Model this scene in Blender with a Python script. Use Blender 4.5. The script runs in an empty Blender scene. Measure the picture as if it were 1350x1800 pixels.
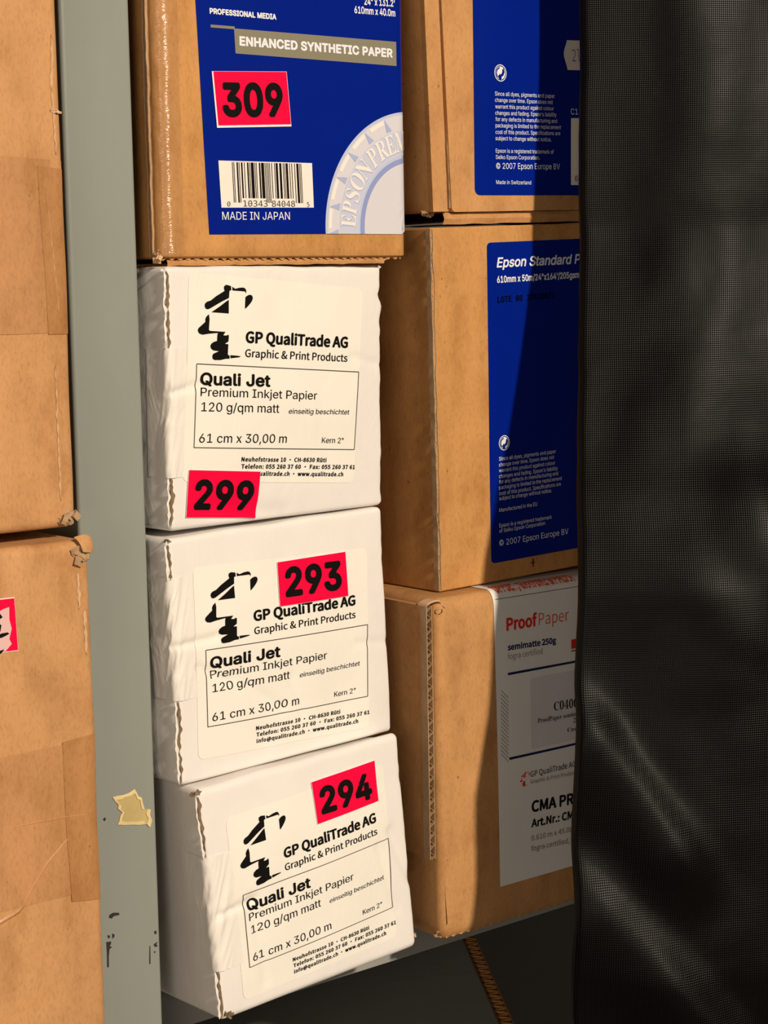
import bpy, math, random
import numpy as np
from mathutils import Vector, Matrix, Euler, noise
from mathutils.geometry import tessellate_polygon, delaunay_2d_cdt
random.seed(7)
SC = bpy.context.scene
COL = SC.collection
ZO = 1.5                                   # camera height above the floor

# ------------------------------------------------------------------ camera
cam_d = bpy.data.cameras.new('camera')
cam = bpy.data.objects.new('camera', cam_d); COL.objects.link(cam)
cam_d.sensor_fit = 'VERTICAL'; cam_d.sensor_height = 24.0
cam_d.lens = 3390.1 / 1800 * 24.0
cam_d.clip_start = 0.02
TH, PH, RH = 0.6992056, 0.1212202, 0.0183544
W3 = (Matrix.Rotation(-TH, 3, 'Z') @ Matrix.Rotation(-PH, 3, 'X') @ Matrix.Rotation(RH, 3, 'Y'))
r_, f_, u_ = W3 @ Vector((1, 0, 0)), W3 @ Vector((0, 1, 0)), W3 @ Vector((0, 0, 1))
cam.matrix_world = Matrix(((r_.x, u_.x, -f_.x, 0), (r_.y, u_.y, -f_.y, 0), (r_.z, u_.z, -f_.z, ZO), (0, 0, 0, 1)))
SC.camera = cam

# ------------------------------------------------------------------ world, lamps, exposure
wd = bpy.data.worlds.new('room_light'); SC.world = wd; wd.use_nodes = True
bg = wd.node_tree.nodes['Background']
bg.inputs['Color'].default_value = (1.0, 0.86, 0.72, 1); bg.inputs['Strength'].default_value = 0.085
def lamp(name, loc, target, size, watts, col):
    l = bpy.data.lights.new(name, 'AREA'); l.shape = 'DISK'; l.size = size; l.energy = watts; l.color = col
    o = bpy.data.objects.new(name, l); COL.objects.link(o)
    o.location = loc
    o.rotation_euler = (Vector(target) - Vector(loc)).to_track_quat('-Z', 'Y').to_euler()
    return o
lamp('ceiling_lamp', (0.40, -2.0, ZO + 1.20), (0.55, 0.64, ZO - 0.1), 0.16, 93, (1.0, 0.86, 0.68))
lamp('aisle_fill', (-1.05, -0.62, ZO + 0.05), (0.45, 0.64, ZO - 0.1), 0.8, 8.5, (1.0, 0.86, 0.70))  # added soft fill, standing in for broad ambient light from the aisle
vs = SC.view_settings
vs.view_transform = 'Standard'; vs.look = 'None'; vs.gamma = 1.0; vs.use_curve_mapping = False
vs.exposure = 0.0

# ------------------------------------------------------------------ materials
MATS = {}
def mat(name, col, rough=0.7, spec=0.3, **kw):
    if name in MATS: return MATS[name]
    m = bpy.data.materials.new(name); m.use_nodes = True
    b = m.node_tree.nodes['Principled BSDF']
    b.inputs['Base Color'].default_value = (*col, 1)
    b.inputs['Roughness'].default_value = rough
    b.inputs['Specular IOR Level'].default_value = spec
    for k, v in kw.items(): b.inputs[k].default_value = v
    MATS[name] = m
    return m
def N(m, t, **kw):
    n = m.node_tree.nodes.new(t)
    for k, v in kw.items():
        if k in n.inputs: n.inputs[k].default_value = v
        else: setattr(n, k, v)
    return n
def L(m, a, b): m.node_tree.links.new(a, b)
def coords(m, scale=(1, 1, 1), out='Object'):
    tc = N(m, 'ShaderNodeTexCoord'); mp = N(m, 'ShaderNodeMapping')
    mp.inputs['Scale'].default_value = scale
    L(m, tc.outputs[out], mp.inputs['Vector']); return mp.outputs['Vector']
def ramp(m, fac, stops):
    r = N(m, 'ShaderNodeValToRGB'); e = r.color_ramp.elements
    while len(e) < len(stops): e.new(0.5)
    for i, (p, c) in enumerate(stops): e[i].position = p; e[i].color = (*c, 1)
    L(m, fac, r.inputs['Fac']); return r.outputs['Color']
def mixc(m, fac, a, b, mode='MIX'):
    x = N(m, 'ShaderNodeMix', data_type='RGBA', blend_type=mode)
    if isinstance(fac, float): x.inputs['Factor'].default_value = fac
    else: L(m, fac, x.inputs['Factor'])
    for s, v in ((6, a), (7, b)):
        if isinstance(v, tuple): x.inputs[s].default_value = (*v, 1)
        else: L(m, v, x.inputs[s])
    return x.outputs[2]
def cardboard(name, base, rough=0.75, streak=0.5):
    if name in MATS: return MATS[name]
    m = mat(name, base, rough, 0.25)
    b = m.node_tree.nodes['Principled BSDF']
    d = tuple(c * k for c, k in zip(base, (0.80, 0.74, 0.66))); l = tuple(min(1, c * k) for c, k in zip(base, (1.13, 1.13, 1.16)))
    n1 = N(m, 'ShaderNodeTexNoise', Scale=60.0, Detail=5.0, Roughness=0.62); L(m, coords(m, (1, 1, 0.6)), n1.inputs['Vector'])
    n2 = N(m, 'ShaderNodeTexNoise', Scale=70.0, Detail=3.0, Roughness=0.5); L(m, coords(m, (1, 1, 0.05)), n2.inputs['Vector'])
    n3 = N(m, 'ShaderNodeTexNoise', Scale=900.0, Detail=3.0, Roughness=0.7); L(m, coords(m, (1, 1, 0.45)), n3.inputs['Vector'])
    n4 = N(m, 'ShaderNodeTexNoise', Scale=420.0, Detail=2.0, Roughness=0.5); L(m, coords(m, (1, 1, 0.8)), n4.inputs['Vector'])
    c = ramp(m, n1.outputs['Fac'], [(0.30, d), (0.5, base), (0.72, l)])
    s = ramp(m, n2.outputs['Fac'], [(0.30, (0.80, 0.78, 0.75)), (0.62, (1, 1, 1))])
    c = mixc(m, streak, c, s, 'MULTIPLY')
    f = ramp(m, n3.outputs['Fac'], [(0.30, (0.72, 0.68, 0.62)), (0.52, (1, 1, 1)), (0.75, (1.0, 1.0, 1.0))])
    c = mixc(m, 0.55, c, f, 'MULTIPLY')
    k = ramp(m, n4.outputs['Fac'], [(0.73, (0, 0, 0)), (0.78, (1, 1, 1))])
    c = mixc(m, k, c, tuple(x * 0.45 for x in base))
    L(m, c, b.inputs['Base Color'])
    bp = N(m, 'ShaderNodeBump', Strength=0.25, Distance=0.0004); L(m, n1.outputs['Fac'], bp.inputs['Height'])
    L(m, bp.outputs['Normal'], b.inputs['Normal'])
    return m
def paper(name, base, rough=0.6, wr=0.35, spec=0.3, mott=0.06):
    if name in MATS: return MATS[name]
    m = mat(name, base, rough, spec)
    b = m.node_tree.nodes['Principled BSDF']
    n1 = N(m, 'ShaderNodeTexNoise', Scale=34.0, Detail=4.0, Roughness=0.6); L(m, coords(m), n1.inputs['Vector'])
    c = ramp(m, n1.outputs['Fac'], [(0.25, tuple(x * (1 - mott) for x in base)), (0.7, base)])
    L(m, c, b.inputs['Base Color'])
    n2 = N(m, 'ShaderNodeTexNoise', Scale=45.0, Detail=3.0, Roughness=0.55, Distortion=0.8); L(m, coords(m, (1, 1, 0.7)), n2.inputs['Vector'])
    bp = N(m, 'ShaderNodeBump', Strength=wr, Distance=0.002); L(m, n2.outputs['Fac'], bp.inputs['Height'])
    L(m, bp.outputs['Normal'], b.inputs['Normal'])
    return m
KRAFT = cardboard('kraft_cardboard', (0.56, 0.275, 0.090))
KRAFT_P = cardboard('kraft_cardboard_pale', (0.54, 0.275, 0.105), streak=0.25)
KRAFT_L = cardboard('kraft_cardboard_old', (0.565, 0.295, 0.125), streak=0.45)
KRAFT_T = cardboard('kraft_under_clear_tape', (0.50, 0.245, 0.085), rough=0.24)
def clear_tape():
    m = cardboard('kraft_under_gloss_tape', (0.50, 0.245, 0.085), rough=0.5)
    b = m.node_tree.nodes['Principled BSDF']; b.inputs['Coat Weight'].default_value = 1.0; b.inputs['Coat Roughness'].default_value = 0.19
    n = N(m, 'ShaderNodeTexNoise', Scale=55.0, Detail=4.0, Roughness=0.7); L(m, coords(m, (1.2, 1.2, 5.0)), n.inputs['Vector'])
    bp = N(m, 'ShaderNodeBump', Strength=0.8, Distance=0.0013); L(m, n.outputs['Fac'], bp.inputs['Height']); L(m, bp.outputs['Normal'], b.inputs['Coat Normal'])
    return m
GLOSS = clear_tape()
RAW = cardboard('raw_corrugated_edge', (0.46, 0.30, 0.17), rough=0.9, streak=0.2)
LINER = mat('torn_liner', (0.66, 0.42, 0.24), 0.85)
DARKC = mat('seam_slot_shade', (0.06, 0.03, 0.012), 0.9, 0.1)
TAPE = cardboard('brown_packing_tape', (0.525, 0.265, 0.115), rough=0.36, streak=0.7)
TAPE_2 = cardboard('brown_packing_tape_doubled', (0.475, 0.232, 0.092), rough=0.36, streak=0.8)
WHITE_B = paper('white_coated_board', (0.83, 0.79, 0.755), 0.55, 0.30)
WHITE_T = paper('white_paper_tape', (0.85, 0.805, 0.75), 0.5, 0.5)
LABEL_W = paper('cream_label_paper', (0.88, 0.84, 0.765), 0.5, 0.22)
TORN_B = cardboard('torn_brown_board', (0.24, 0.165, 0.095), rough=0.95, streak=0.2)
BLUE = paper('blue_label_print', (0.0006, 0.0125, 0.23), 0.28, 0.05, 0.18, 0.04)
WINK = mat('white_ink', (0.80, 0.80, 0.84), 0.45)
KINK = mat('black_ink', (0.006, 0.005, 0.0045), 0.6, 0.08)
PINK = paper('pink_sticker', (0.86, 0.002, 0.052), 0.55, 0.06, 0.10, 0.05)
STK_W = mat('white_sticker_edge', (0.86, 0.80, 0.80), 0.5)
OLIVE = mat('olive_grey_ink', (0.235, 0.215, 0.155), 0.42)
SEAL_1 = mat('pale_blue_ink', (0.50, 0.55, 0.74), 0.4)
SEAL_2 = mat('pale_grey_ink', (0.66, 0.64, 0.70), 0.4)
SEAL_3 = mat('mid_blue_ink', (0.27, 0.33, 0.60), 0.4)
SEAL_5 = mat('soft_blue_ink', (0.40, 0.45, 0.68), 0.4)
SEAL_4 = mat('cream_ink', (0.82, 0.78, 0.74), 0.4)
LOTK = mat('stamp_ink', (0.0005, 0.0005, 0.004), 0.7, 0.05)
RED = mat('red_ink', (0.70, 0.022, 0.010), 0.5)
RED_T = mat('orange_red_ink', (0.66, 0.12, 0.055), 0.5)
NAVY = mat('navy_ink', (0.006, 0.008, 0.075), 0.5)
GREYK = mat('grey_ink', (0.20, 0.18, 0.17), 0.6)
PROOF = paper('satin_white_label', (0.84, 0.82, 0.79), 0.42, 0.06)
SUBST = paper('lavender_grey_sticker', (0.70, 0.67, 0.69), 0.5, 0.06)
MASK = paper('yellowed_masking_tape', (0.60, 0.47, 0.20), 0.6, 0.5, 0.3, 0.25)
def painted_metal(name, base):
    m = mat(name, base, 0.42, 0.45); b = m.node_tree.nodes['Principled BSDF']
    n1 = N(m, 'ShaderNodeTexNoise', Scale=16.0, Detail=6.0, Roughness=0.6); L(m, coords(m, (1, 1, 0.5)), n1.inputs['Vector'])
    c = ramp(m, n1.outputs['Fac'], [(0.3, tuple(x * 0.90 for x in base)), (0.65, base)])
    n2 = N(m, 'ShaderNodeTexNoise', Scale=60.0, Detail=5.0, Roughness=0.75); L(m, coords(m, (1, 1, 0.12)), n2.inputs['Vector'])
    k = ramp(m, n2.outputs['Fac'], [(0.66, (0, 0, 0)), (0.80, (0.35, 0.35, 0.35))])
    c = mixc(m, k, c, tuple(min(1, x * 1.45) for x in base)); L(m, c, b.inputs['Base Color'])
    n3 = N(m, 'ShaderNodeTexNoise', Scale=500.0, Detail=2.0); L(m, coords(m), n3.inputs['Vector'])
    bp = N(m, 'ShaderNodeBump', Strength=0.08, Distance=0.0004); L(m, n3.outputs['Fac'], bp.inputs['Height'])
    L(m, bp.outputs['Normal'], b.inputs['Normal']); return m
POST = painted_metal('grey_green_enamel', (0.275, 0.295, 0.265))
SHELF = painted_metal('grey_shelf_enamel', (0.34, 0.34, 0.32))
def nylon():
    m = mat('black_nylon_weave', (0.004, 0.0035, 0.0033), 0.33, 0.10)
    b = m.node_tree.nodes['Principled BSDF']
    v = coords(m, (1, 1, 1), 'UV')
    w = []
    for d, sc in (('X', 330.0), ('Y', 330.0)):
        x = N(m, 'ShaderNodeTexWave', wave_type='BANDS', bands_direction=d, Scale=sc, Distortion=0.4, Detail=1.0)
        L(m, v, x.inputs['Vector']); w.append(x.outputs['Fac'])
    mx = N(m, 'ShaderNodeMath', operation='MULTIPLY'); L(m, w[0], mx.inputs[0]); L(m, w[1], mx.inputs[1])
    n = N(m, 'ShaderNodeTexNoise', Scale=22.0, Detail=3.0); L(m, v, n.inputs['Vector'])
    b1 = N(m, 'ShaderNodeBump', Strength=0.25, Distance=0.004); L(m, n.outputs['Fac'], b1.inputs['Height'])
    b2 = N(m, 'ShaderNodeBump', Strength=0.5, Distance=0.00022); L(m, mx.outputs[0], b2.inputs['Height'])
    L(m, b1.outputs['Normal'], b2.inputs['Normal']); L(m, b2.outputs['Normal'], b.inputs['Normal'])
    c = ramp(m, mx.outputs[0], [(0.0, (0.0016, 0.0014, 0.0013)), (1.0, (0.0054, 0.0048, 0.0047))])
    L(m, c, b.inputs['Base Color'])
    return m
NYLON = nylon()
# ------------------------------------------------------------------ measured sizes: carton poses and where print sits on each face, in metres
BX_B299=[0.4256, 0.6382, -0.0993, 0.1185, 0.105, 0.0784, 0.0153, 0.0056]
BX_B293=[0.4247, 0.6352, -0.2027, 0.1194, 0.1009, 0.0701, -0.0285, -0.0118]
BX_B294=[0.4333, 0.6242, -0.3007, 0.1079, 0.0973, 0.0129, -0.051, -0.0504]
BX_K309=[0.4261, 0.6382, 0.0086, 0.1295, 0.0991, 0.0183, 0.0008, 0.0028]
BX_A=[0.5742, 0.6471, 0.028, 0.0842, 0.0926, 0.0001, -0.0199, -0.0206]
BX_B=[0.5763, 0.6471, -0.1428, 0.0919, 0.1642, -0.0004, 0.0118, -0.0239]
BX_C=[0.5625, 0.6327, -0.3009, 0.087, 0.159, -0.0184, -0.0102, 0.0009]
D_T309=[('24" x 131.2\'', 0.10544, 0.10565, 0.12283, 0.10621, 0.00289, 'hvb'), ('610mm x 40.0m', 0.0999, 0.1018, 0.123, 0.10211, 0.00288, 'hvb'), ('PROFESSIONAL MEDIA', 0.02492, 0.09589, 0.05813, 0.096, 0.00212, 'heavy')]
D_T309b=[('ENHANCED SYNTHETIC PAPER', 0.03903, 0.08456, 0.12103, 0.08492, 0.00352, 'heavy')]
D_T309j=[('MADE IN JAPAN', 0.02847, 0.01544, 0.06284, 0.01573, 0.00313, 'hv')]
D_N309=[('309', 0.02989, 0.05676, 0.06035, 0.05799, 0.01271, 'num')]
D_L309=[(0.0184, 0.10043), (0.13031, 0.10946), (0.12894, 0.01033), (0.02211, 0.00959)]
D_rule309=[(0.02521, 0.0916), (0.03696, 0.09169), (0.03692, 0.09058), (0.02517, 0.0905)]
D_ban309=[(0.03661, 0.0909), (0.12329, 0.0915), (0.12334, 0.08139), (0.03707, 0.08117)]
D_stk309=[(0.02505, 0.07353), (0.06266, 0.07551), (0.06457, 0.05357), (0.02702, 0.05158)]
D_bar309=[(0.02737, 0.03878), (0.0752, 0.03905), (0.07566, 0.0208), (0.02818, 0.02021)]
D_bars=[(0.03388, 0.03832), (0.06935, 0.03865), (0.0699, 0.02257), (0.03434, 0.02233)]
D_bdig=[('0', 0.03101, 0.0207, 0.03253, 0.02072, 0.00197, 'ocr'), ('10343', 0.03905, 0.0208, 0.0513, 0.02089, 0.00243, 'ocr'), ('84048', 0.05357, 0.02086, 0.06558, 0.02098, 0.00246, 'ocr'), ('5', 0.07195, 0.02102, 0.07323, 0.02104, 0.00197, 'ocr')]
D_seal_out=[(0.0818, 0.01051), (0.08244, 0.0187), (0.0844, 0.02854), (0.08847, 0.0368), (0.09564, 0.0465), (0.10505, 0.05506), (0.1163, 0.05999), (0.12951, 0.06223)]
D_seal_in=[(0.10309, 0.01059), (0.10566, 0.02228), (0.11029, 0.03035), (0.11945, 0.03758), (0.12934, 0.04103)]
D_seal_in2=[(0.10119, 0.01058), (0.10392, 0.02392), (0.10946, 0.03333), (0.1186, 0.04023), (0.12937, 0.04289)]
D_seal_let=[(0.0947, 0.01552), (0.09505, 0.02115), (0.09736, 0.02613), (0.09991, 0.03197), (0.10334, 0.0375), (0.10899, 0.04246), (0.1142, 0.04578), (0.1192, 0.04761), (0.1256, 0.0495)]
D_seal_teeth=[(0.08418, 0.01117), (0.08641, 0.02301), (0.09101, 0.03457), (0.09777, 0.04427), (0.1072, 0.05217), (0.11827, 0.05758)]
D_WT1=[('GP QualiTrade AG', 0.03918, 0.07418, 0.09674, 0.07016, 0.00457, 'syb')]
D_WT2=[('Graphic & Print Products', 0.03887, 0.06827, 0.09635, 0.06412, 0.00316, 'sy')]
D_WT3=[('Quali Jet', 0.01528, 0.05813, 0.05181, 0.05564, 0.0048, 'arb')]
D_WT4=[('Premium Inkjet Papier', 0.01538, 0.05347, 0.07787, 0.04884, 0.00341, 'ar'), ('120 g/qm matt', 0.01556, 0.04739, 0.05625, 0.04447, 0.00358, 'ar'), ('einseitig beschichtet', 0.06164, 0.04384, 0.09719, 0.0414, 0.00211, 'ari'), ('61 cm x 30,00 m', 0.0143, 0.03484, 0.06061, 0.03163, 0.00359, 'ar'), ('Kern 2"', 0.08081, 0.03026, 0.09352, 0.02924, 0.00232, 'ar')]
D_WT5=[('Neuhofstrasse 10 • CH-8630 Rüti', 0.03607, 0.02571, 0.08354, 0.02185, 0.00175, 'ver'), ('Telefon: 055 260 37 60 • Fax: 055 260 37 61', 0.03602, 0.02276, 0.10071, 0.01752, 0.00176, 'ver'), ('info@qualitrade.ch • www.qualitrade.ch', 0.03597, 0.01988, 0.09363, 0.01496, 0.00176, 'ver')]
D_Wlab=[(0.01125, 0.10259), (0.10675, 0.09499), (0.10032, 0.01146), (0.00603, 0.01962)]
D_Wfr=[(0.01375, 0.0664), (0.10335, 0.05942), (0.10043, 0.02599), (0.01177, 0.03298)]
D_logo=[[(0.02868, 0.09674), (0.02909, 0.09725), (0.03002, 0.0975), (0.03094, 0.09729), (0.03227, 0.09695), (0.03224, 0.09528), (0.03136, 0.09513), (0.03098, 0.09226), (0.02751, 0.09099), (0.02076, 0.08808), (0.01958, 0.08795), (0.01881, 0.08842), (0.01851, 0.08933), (0.01871, 0.09023), (0.01964, 0.09092), (0.0216, 0.09139), (0.02439, 0.09306), (0.02891, 0.09512), (0.02866, 0.09594)], [(0.02178, 0.08675), (0.02616, 0.08899), (0.0291, 0.09066), (0.03084, 0.09155), (0.03066, 0.08607)], [(0.03293, 0.0967), (0.03425, 0.09587), (0.03667, 0.09629), (0.03855, 0.09633), (0.03949, 0.09601), (0.04009, 0.09498), (0.03986, 0.09397), (0.03947, 0.09479), (0.0329, 0.09528)], [(0.03957, 0.09254), (0.04093, 0.09323), (0.04202, 0.09342), (0.0431, 0.093), (0.04343, 0.09207), (0.04306, 0.09105), (0.04223, 0.09004), (0.04086, 0.08883), (0.03935, 0.08773), (0.03923, 0.08845)], [(0.02045, 0.08597), (0.02067, 0.08395), (0.0202, 0.07973), (0.02071, 0.07931), (0.02874, 0.07869), (0.02753, 0.0774), (0.02885, 0.07716), (0.03032, 0.07753), (0.03043, 0.07661), (0.03019, 0.07478), (0.02839, 0.07392), (0.03011, 0.07366), (0.02978, 0.06969), (0.03009, 0.06917), (0.0307, 0.06904), (0.03068, 0.06782), (0.02868, 0.06789), (0.02602, 0.06748), (0.02285, 0.0676), (0.02194, 0.06814), (0.02178, 0.06936), (0.02237, 0.07015), (0.02529, 0.07107), (0.0224, 0.07147), (0.02123, 0.07222), (0.02086, 0.07324), (0.0214, 0.07424), (0.02273, 0.07491), (0.02431, 0.07516), (0.02449, 0.07739), (0.02477, 0.07839), (0.02017, 0.07822), (0.01703, 0.0779), (0.01548, 0.07835), (0.01473, 0.07927), (0.01469, 0.08008), (0.01527, 0.08076), (0.01857, 0.083), (0.01859, 0.0842), (0.01926, 0.08519)], [(0.0311, 0.06923), (0.03404, 0.06896), (0.03659, 0.06859), (0.03591, 0.06824), (0.03121, 0.068)]]
D_A293=[[1.01114, -0.03178, 0.00387], [0.03807, 0.94353, -0.00964]]
D_A294=[[0.89286, -0.05288, 0.00731], [0.10714, 0.91825, -0.01311]]
D_stk299=[(0.0089, 0.0243), (0.04628, 0.02076), (0.0446, 0.00133), (0.0072, 0.00506)]
D_N299=[('299', 0.01116, 0.00861, 0.04202, 0.00554, 0.01159, 'num')]
D_stk293=[(0.05559, 0.08461), (0.09499, 0.08422), (0.09518, 0.06467), (0.05567, 0.0657)]
D_N293=[('293', 0.0591, 0.06991, 0.09133, 0.06894, 0.01187, 'num')]
D_stk294=[(0.05688, 0.0873), (0.09257, 0.08844), (0.09259, 0.07028), (0.0574, 0.06884)]
D_N294=[('294', 0.06021, 0.07301, 0.08928, 0.07307, 0.01097, 'num')]
D_TA=[('Since all dyes, pigments and paper', 0.03993, 0.05177, 0.07822, 0.05156, 0.0018, 'hv'), ('change over time. Epson does not', 0.03977, 0.04897, 0.07671, 0.04872, 0.0018, 'hv'), ('warrant this product against colour', 0.03978, 0.04606, 0.0772, 0.04587, 0.0018, 'hv'), ("changes and fading. Epson's liability", 0.03963, 0.0432, 0.07889, 0.04303, 0.00181, 'hv'), ('for any defects in manufacturing and', 0.03965, 0.0404, 0.0792, 0.04016, 0.00181, 'hv'), ('packaging is limited to the replacement', 0.03949, 0.0376, 0.08163, 0.03731, 0.00181, 'hv'), ('cost of this product. Specifications are', 0.03933, 0.03468, 0.08093, 0.03454, 0.00181, 'hv'), ('subject to change without notice.', 0.03918, 0.03187, 0.07491, 0.0316, 0.00181, 'hv'), ('Epson is a registered trademark of', 0.03904, 0.02626, 0.07617, 0.02598, 0.00181, 'hv'), ('Seiko Epson Corporation.', 0.03889, 0.02345, 0.06692, 0.02325, 0.00181, 'hv'), ('© 2007 Epson Europe BV', 0.03891, 0.01908, 0.07994, 0.0188, 0.00263, 'hv'), ('Made in Switzerland', 0.03853, 0.01221, 0.06073, 0.01192, 0.00175, 'hv'), ('C13S', 0.08847, 0.04429, 0.0983, 0.04421, 0.00271, 'hv')]
D_LA=[(0.02873, 0.09354), (0.11827, 0.09849), (0.11386, 0.00635), (0.02514, 0.0073)]
D_slotA=[(0.00824, 0.0924), (0.00875, 0.0016), (0.0095, 5e-05), (0.09298, -0.0002)]
D_dotA=[(0.04387, 0.06192), (0.04772, 0.06204), (0.04408, 0.06564)]
D_tagA=[(0.08741, 0.0783), (0.10586, 0.0787), (0.10557, 0.06505), (0.08718, 0.06464), (0.08672, 0.06648), (0.0859, 0.06855), (0.08516, 0.07044), (0.08495, 0.07171), (0.08521, 0.07318), (0.08595, 0.07512), (0.08687, 0.07688)]
D_tagT=[('2l', 0.09053, 0.06866, 0.09614, 0.06886, 0.00545, 'ocr')]
D_barA=[(0.08829, 0.04255), (0.10792, 0.04289), (0.10638, 0.01127), (0.08672, 0.01156)]
D_barA2=[(0.09487, 0.0415), (0.10595, 0.04168), (0.10464, 0.01476), (0.09354, 0.01491)]
D_barA0=[('0', 0.08943, 0.0133, 0.0913, 0.01329, 0.0026, 'ocr')]
D_TB=[('Epson Standard P', 0.03946, 0.14539, 0.09454, 0.14538, 0.00441, 'hvbi'), ('610mm x 50m/24"x164\'/205gsm', 0.03953, 0.13837, 0.09325, 0.13864, 0.00298, 'hvb'), ('Since all dyes, pigments and paper', 0.03858, 0.05644, 0.07603, 0.05647, 0.00177, 'hv'), ('change over time. Epson does not', 0.0385, 0.05368, 0.07469, 0.05387, 0.00177, 'hv'), ('warrant this product against colour', 0.03843, 0.05102, 0.07534, 0.05106, 0.00178, 'hv'), ("changes and fading. Epson's liability", 0.03835, 0.04835, 0.07699, 0.04826, 0.00178, 'hv'), ('for any defects in manufacturing and', 0.03828, 0.04578, 0.07722, 0.04579, 0.00178, 'hv'), ('packaging is limited to the replacement', 0.03821, 0.04311, 0.07974, 0.04318, 0.00178, 'hv'), ('cost of this product. Specifications are', 0.03813, 0.04034, 0.07896, 0.04051, 0.00178, 'hv'), ('subject to change without notice.', 0.03806, 0.03797, 0.07277, 0.03803, 0.00178, 'hv'), ('Manufactured in the EU', 0.03791, 0.03252, 0.06289, 0.03264, 0.00179, 'hv'), ('Epson is a registered trademark', 0.03771, 0.02527, 0.07248, 0.02532, 0.00179, 'hv'), ('of Seiko Epson Corporation', 0.03764, 0.02278, 0.06787, 0.02291, 0.00179, 'hv'), ('© 2007 Epson Europe BV', 0.03747, 0.01661, 0.08349, 0.01659, 0.00279, 'hv')]
D_lotB=[('LOTE 08 17618021', 0.03967, 0.1293, 0.0767, 0.12977, 0.0027, 'mono')]
D_LB=[(0.03382, 0.15666), (0.11398, 0.15685), (0.11139, 0.00786), (0.03224, 0.00891)]
D_dotB=[(0.04218, 0.06449), (0.04586, 0.06454), (0.04228, 0.06784)]
D_markB=[(0.05928, 0.00588)]
D_TCr=[('Proof', 0.04158, 0.13868, 0.06092, 0.13858, 0.00576, 'syb')]
D_TCr2=[('Paper', 0.06192, 0.13856, 0.08152, 0.13828, 0.00563, 'thin')]
D_TCn=[('semimatte 250g', 0.04206, 0.12943, 0.07291, 0.12871, 0.00278, 'syb')]
D_TCg=[('fogra certified', 0.04197, 0.12509, 0.06392, 0.12487, 0.00258, 'thin'), ('Graphic & Print Products', 0.05467, 0.06436, 0.08561, 0.06362, 0.0018, 'sy'), ('0.610 m x 45.00 m', 0.0548, 0.03688, 0.08616, 0.03592, 0.00245, 'sy'), ('fogra certified, semi', 0.05469, 0.03188, 0.08875, 0.03049, 0.00245, 'sy')]
D_TCk=[('GP QualiTrade AG', 0.05474, 0.06753, 0.0842, 0.06755, 0.00264, 'sy'), ('CMA PRO', 0.05509, 0.05068, 0.08833, 0.04934, 0.0053, 'syb'), ('Art.Nr.: CMA', 0.05493, 0.04336, 0.08627, 0.04233, 0.00382, 'syb')]
D_TCs=[('C0400', 0.0704, 0.09675, 0.08619, 0.09621, 0.00403, 'serb'), ('ProofPaper semimatte', 0.05982, 0.09249, 0.09057, 0.09186, 0.00211, 'ser'), ('250g', 0.08311, 0.08885, 0.08828, 0.08867, 0.00236, 'ser'), ('Cust', 0.07907, 0.08511, 0.08599, 0.08494, 0.00192, 'serb')]
D_TCo=[('OFFSET, GRAVURE & PACKA', 0.03738, 0.15913, 0.08835, 0.15931, 0.00204, 'syb')]
D_LC=[(0.03479, 0.15381), (0.10132, 0.15359), (0.09912, 0.0187), (0.03506, 0.01878)]
D_lineC0=[(0.03548, 0.15403), (0.09536, 0.15395), (0.09535, 0.15363), (0.03547, 0.15373)]
D_lineC1=[(0.04182, 0.11889), (0.09326, 0.11859), (0.09325, 0.11752), (0.0418, 0.11776)]
D_lineC2=[(0.04161, 0.07911), (0.09258, 0.07889), (0.09256, 0.07781), (0.04159, 0.07796)]
D_subC=[(0.05573, 0.11427), (0.09468, 0.11398), (0.09411, 0.08058), (0.05558, 0.08051)]
D_hatC=[[(0.03723, 0.11148), (0.04183, 0.10705)], [(0.03718, 0.10962), (0.04179, 0.10518)], [(0.03714, 0.10777), (0.04175, 0.10332)], [(0.0371, 0.10591), (0.0417, 0.10145)], [(0.03705, 0.10405), (0.04166, 0.09958)], [(0.03701, 0.10218), (0.04162, 0.09771)], [(0.03697, 0.10032), (0.04158, 0.09584)], [(0.03692, 0.09846), (0.04153, 0.09397)], [(0.03688, 0.09659), (0.04149, 0.0921)], [(0.03684, 0.09473), (0.04145, 0.09023)], [(0.03679, 0.09286), (0.0414, 0.08835)], [(0.03675, 0.091), (0.04136, 0.08648)], [(0.0367, 0.08913), (0.04132, 0.0846)], [(0.03666, 0.08726), (0.04128, 0.08273)], [(0.03662, 0.0854), (0.04123, 0.08085)], [(0.03657, 0.08353), (0.04119, 0.07897)], [(0.03653, 0.08166), (0.04115, 0.0771)]]
D_redC=[(0.08281, 0.12898), (0.09047, 0.12904), (0.0904, 0.12455), (0.08273, 0.12452)]
D_redC2=[(0.08272, 0.12389), (0.09038, 0.12381), (0.09037, 0.12306), (0.0827, 0.12314)]
D_logoC=[(0.04815, 0.07061), (0.05451, 0.07054), (0.05437, 0.06378), (0.048, 0.06388)]
D_slitC=[(0.00181, 0.02961), (0.00259, 0.00761)]
D_cornC=[(-0.00073, 0.15854), (-0.00614, 0.1551), (-0.00809, 0.03883), (-0.00133, 0.00185), (0.03556, 0.15922)]
D_stkL=[(0.24155, 0.24896), (0.2684, 0.24822), (0.2691, 0.22847), (0.24167, 0.22946)]
D_L1=[(0.30021, 0.19037), (0.3, 0.00018), (0.26759, -0.00017), (0.27398, 0.13445), (0.29981, 0.13348), (0.30068, 0.07172), (0.27099, 0.07147), (0.29659, 0.15115), (0.29616, 0.17814), (0.29602, 0.15414), (0.29632, 0.13441)]
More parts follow.
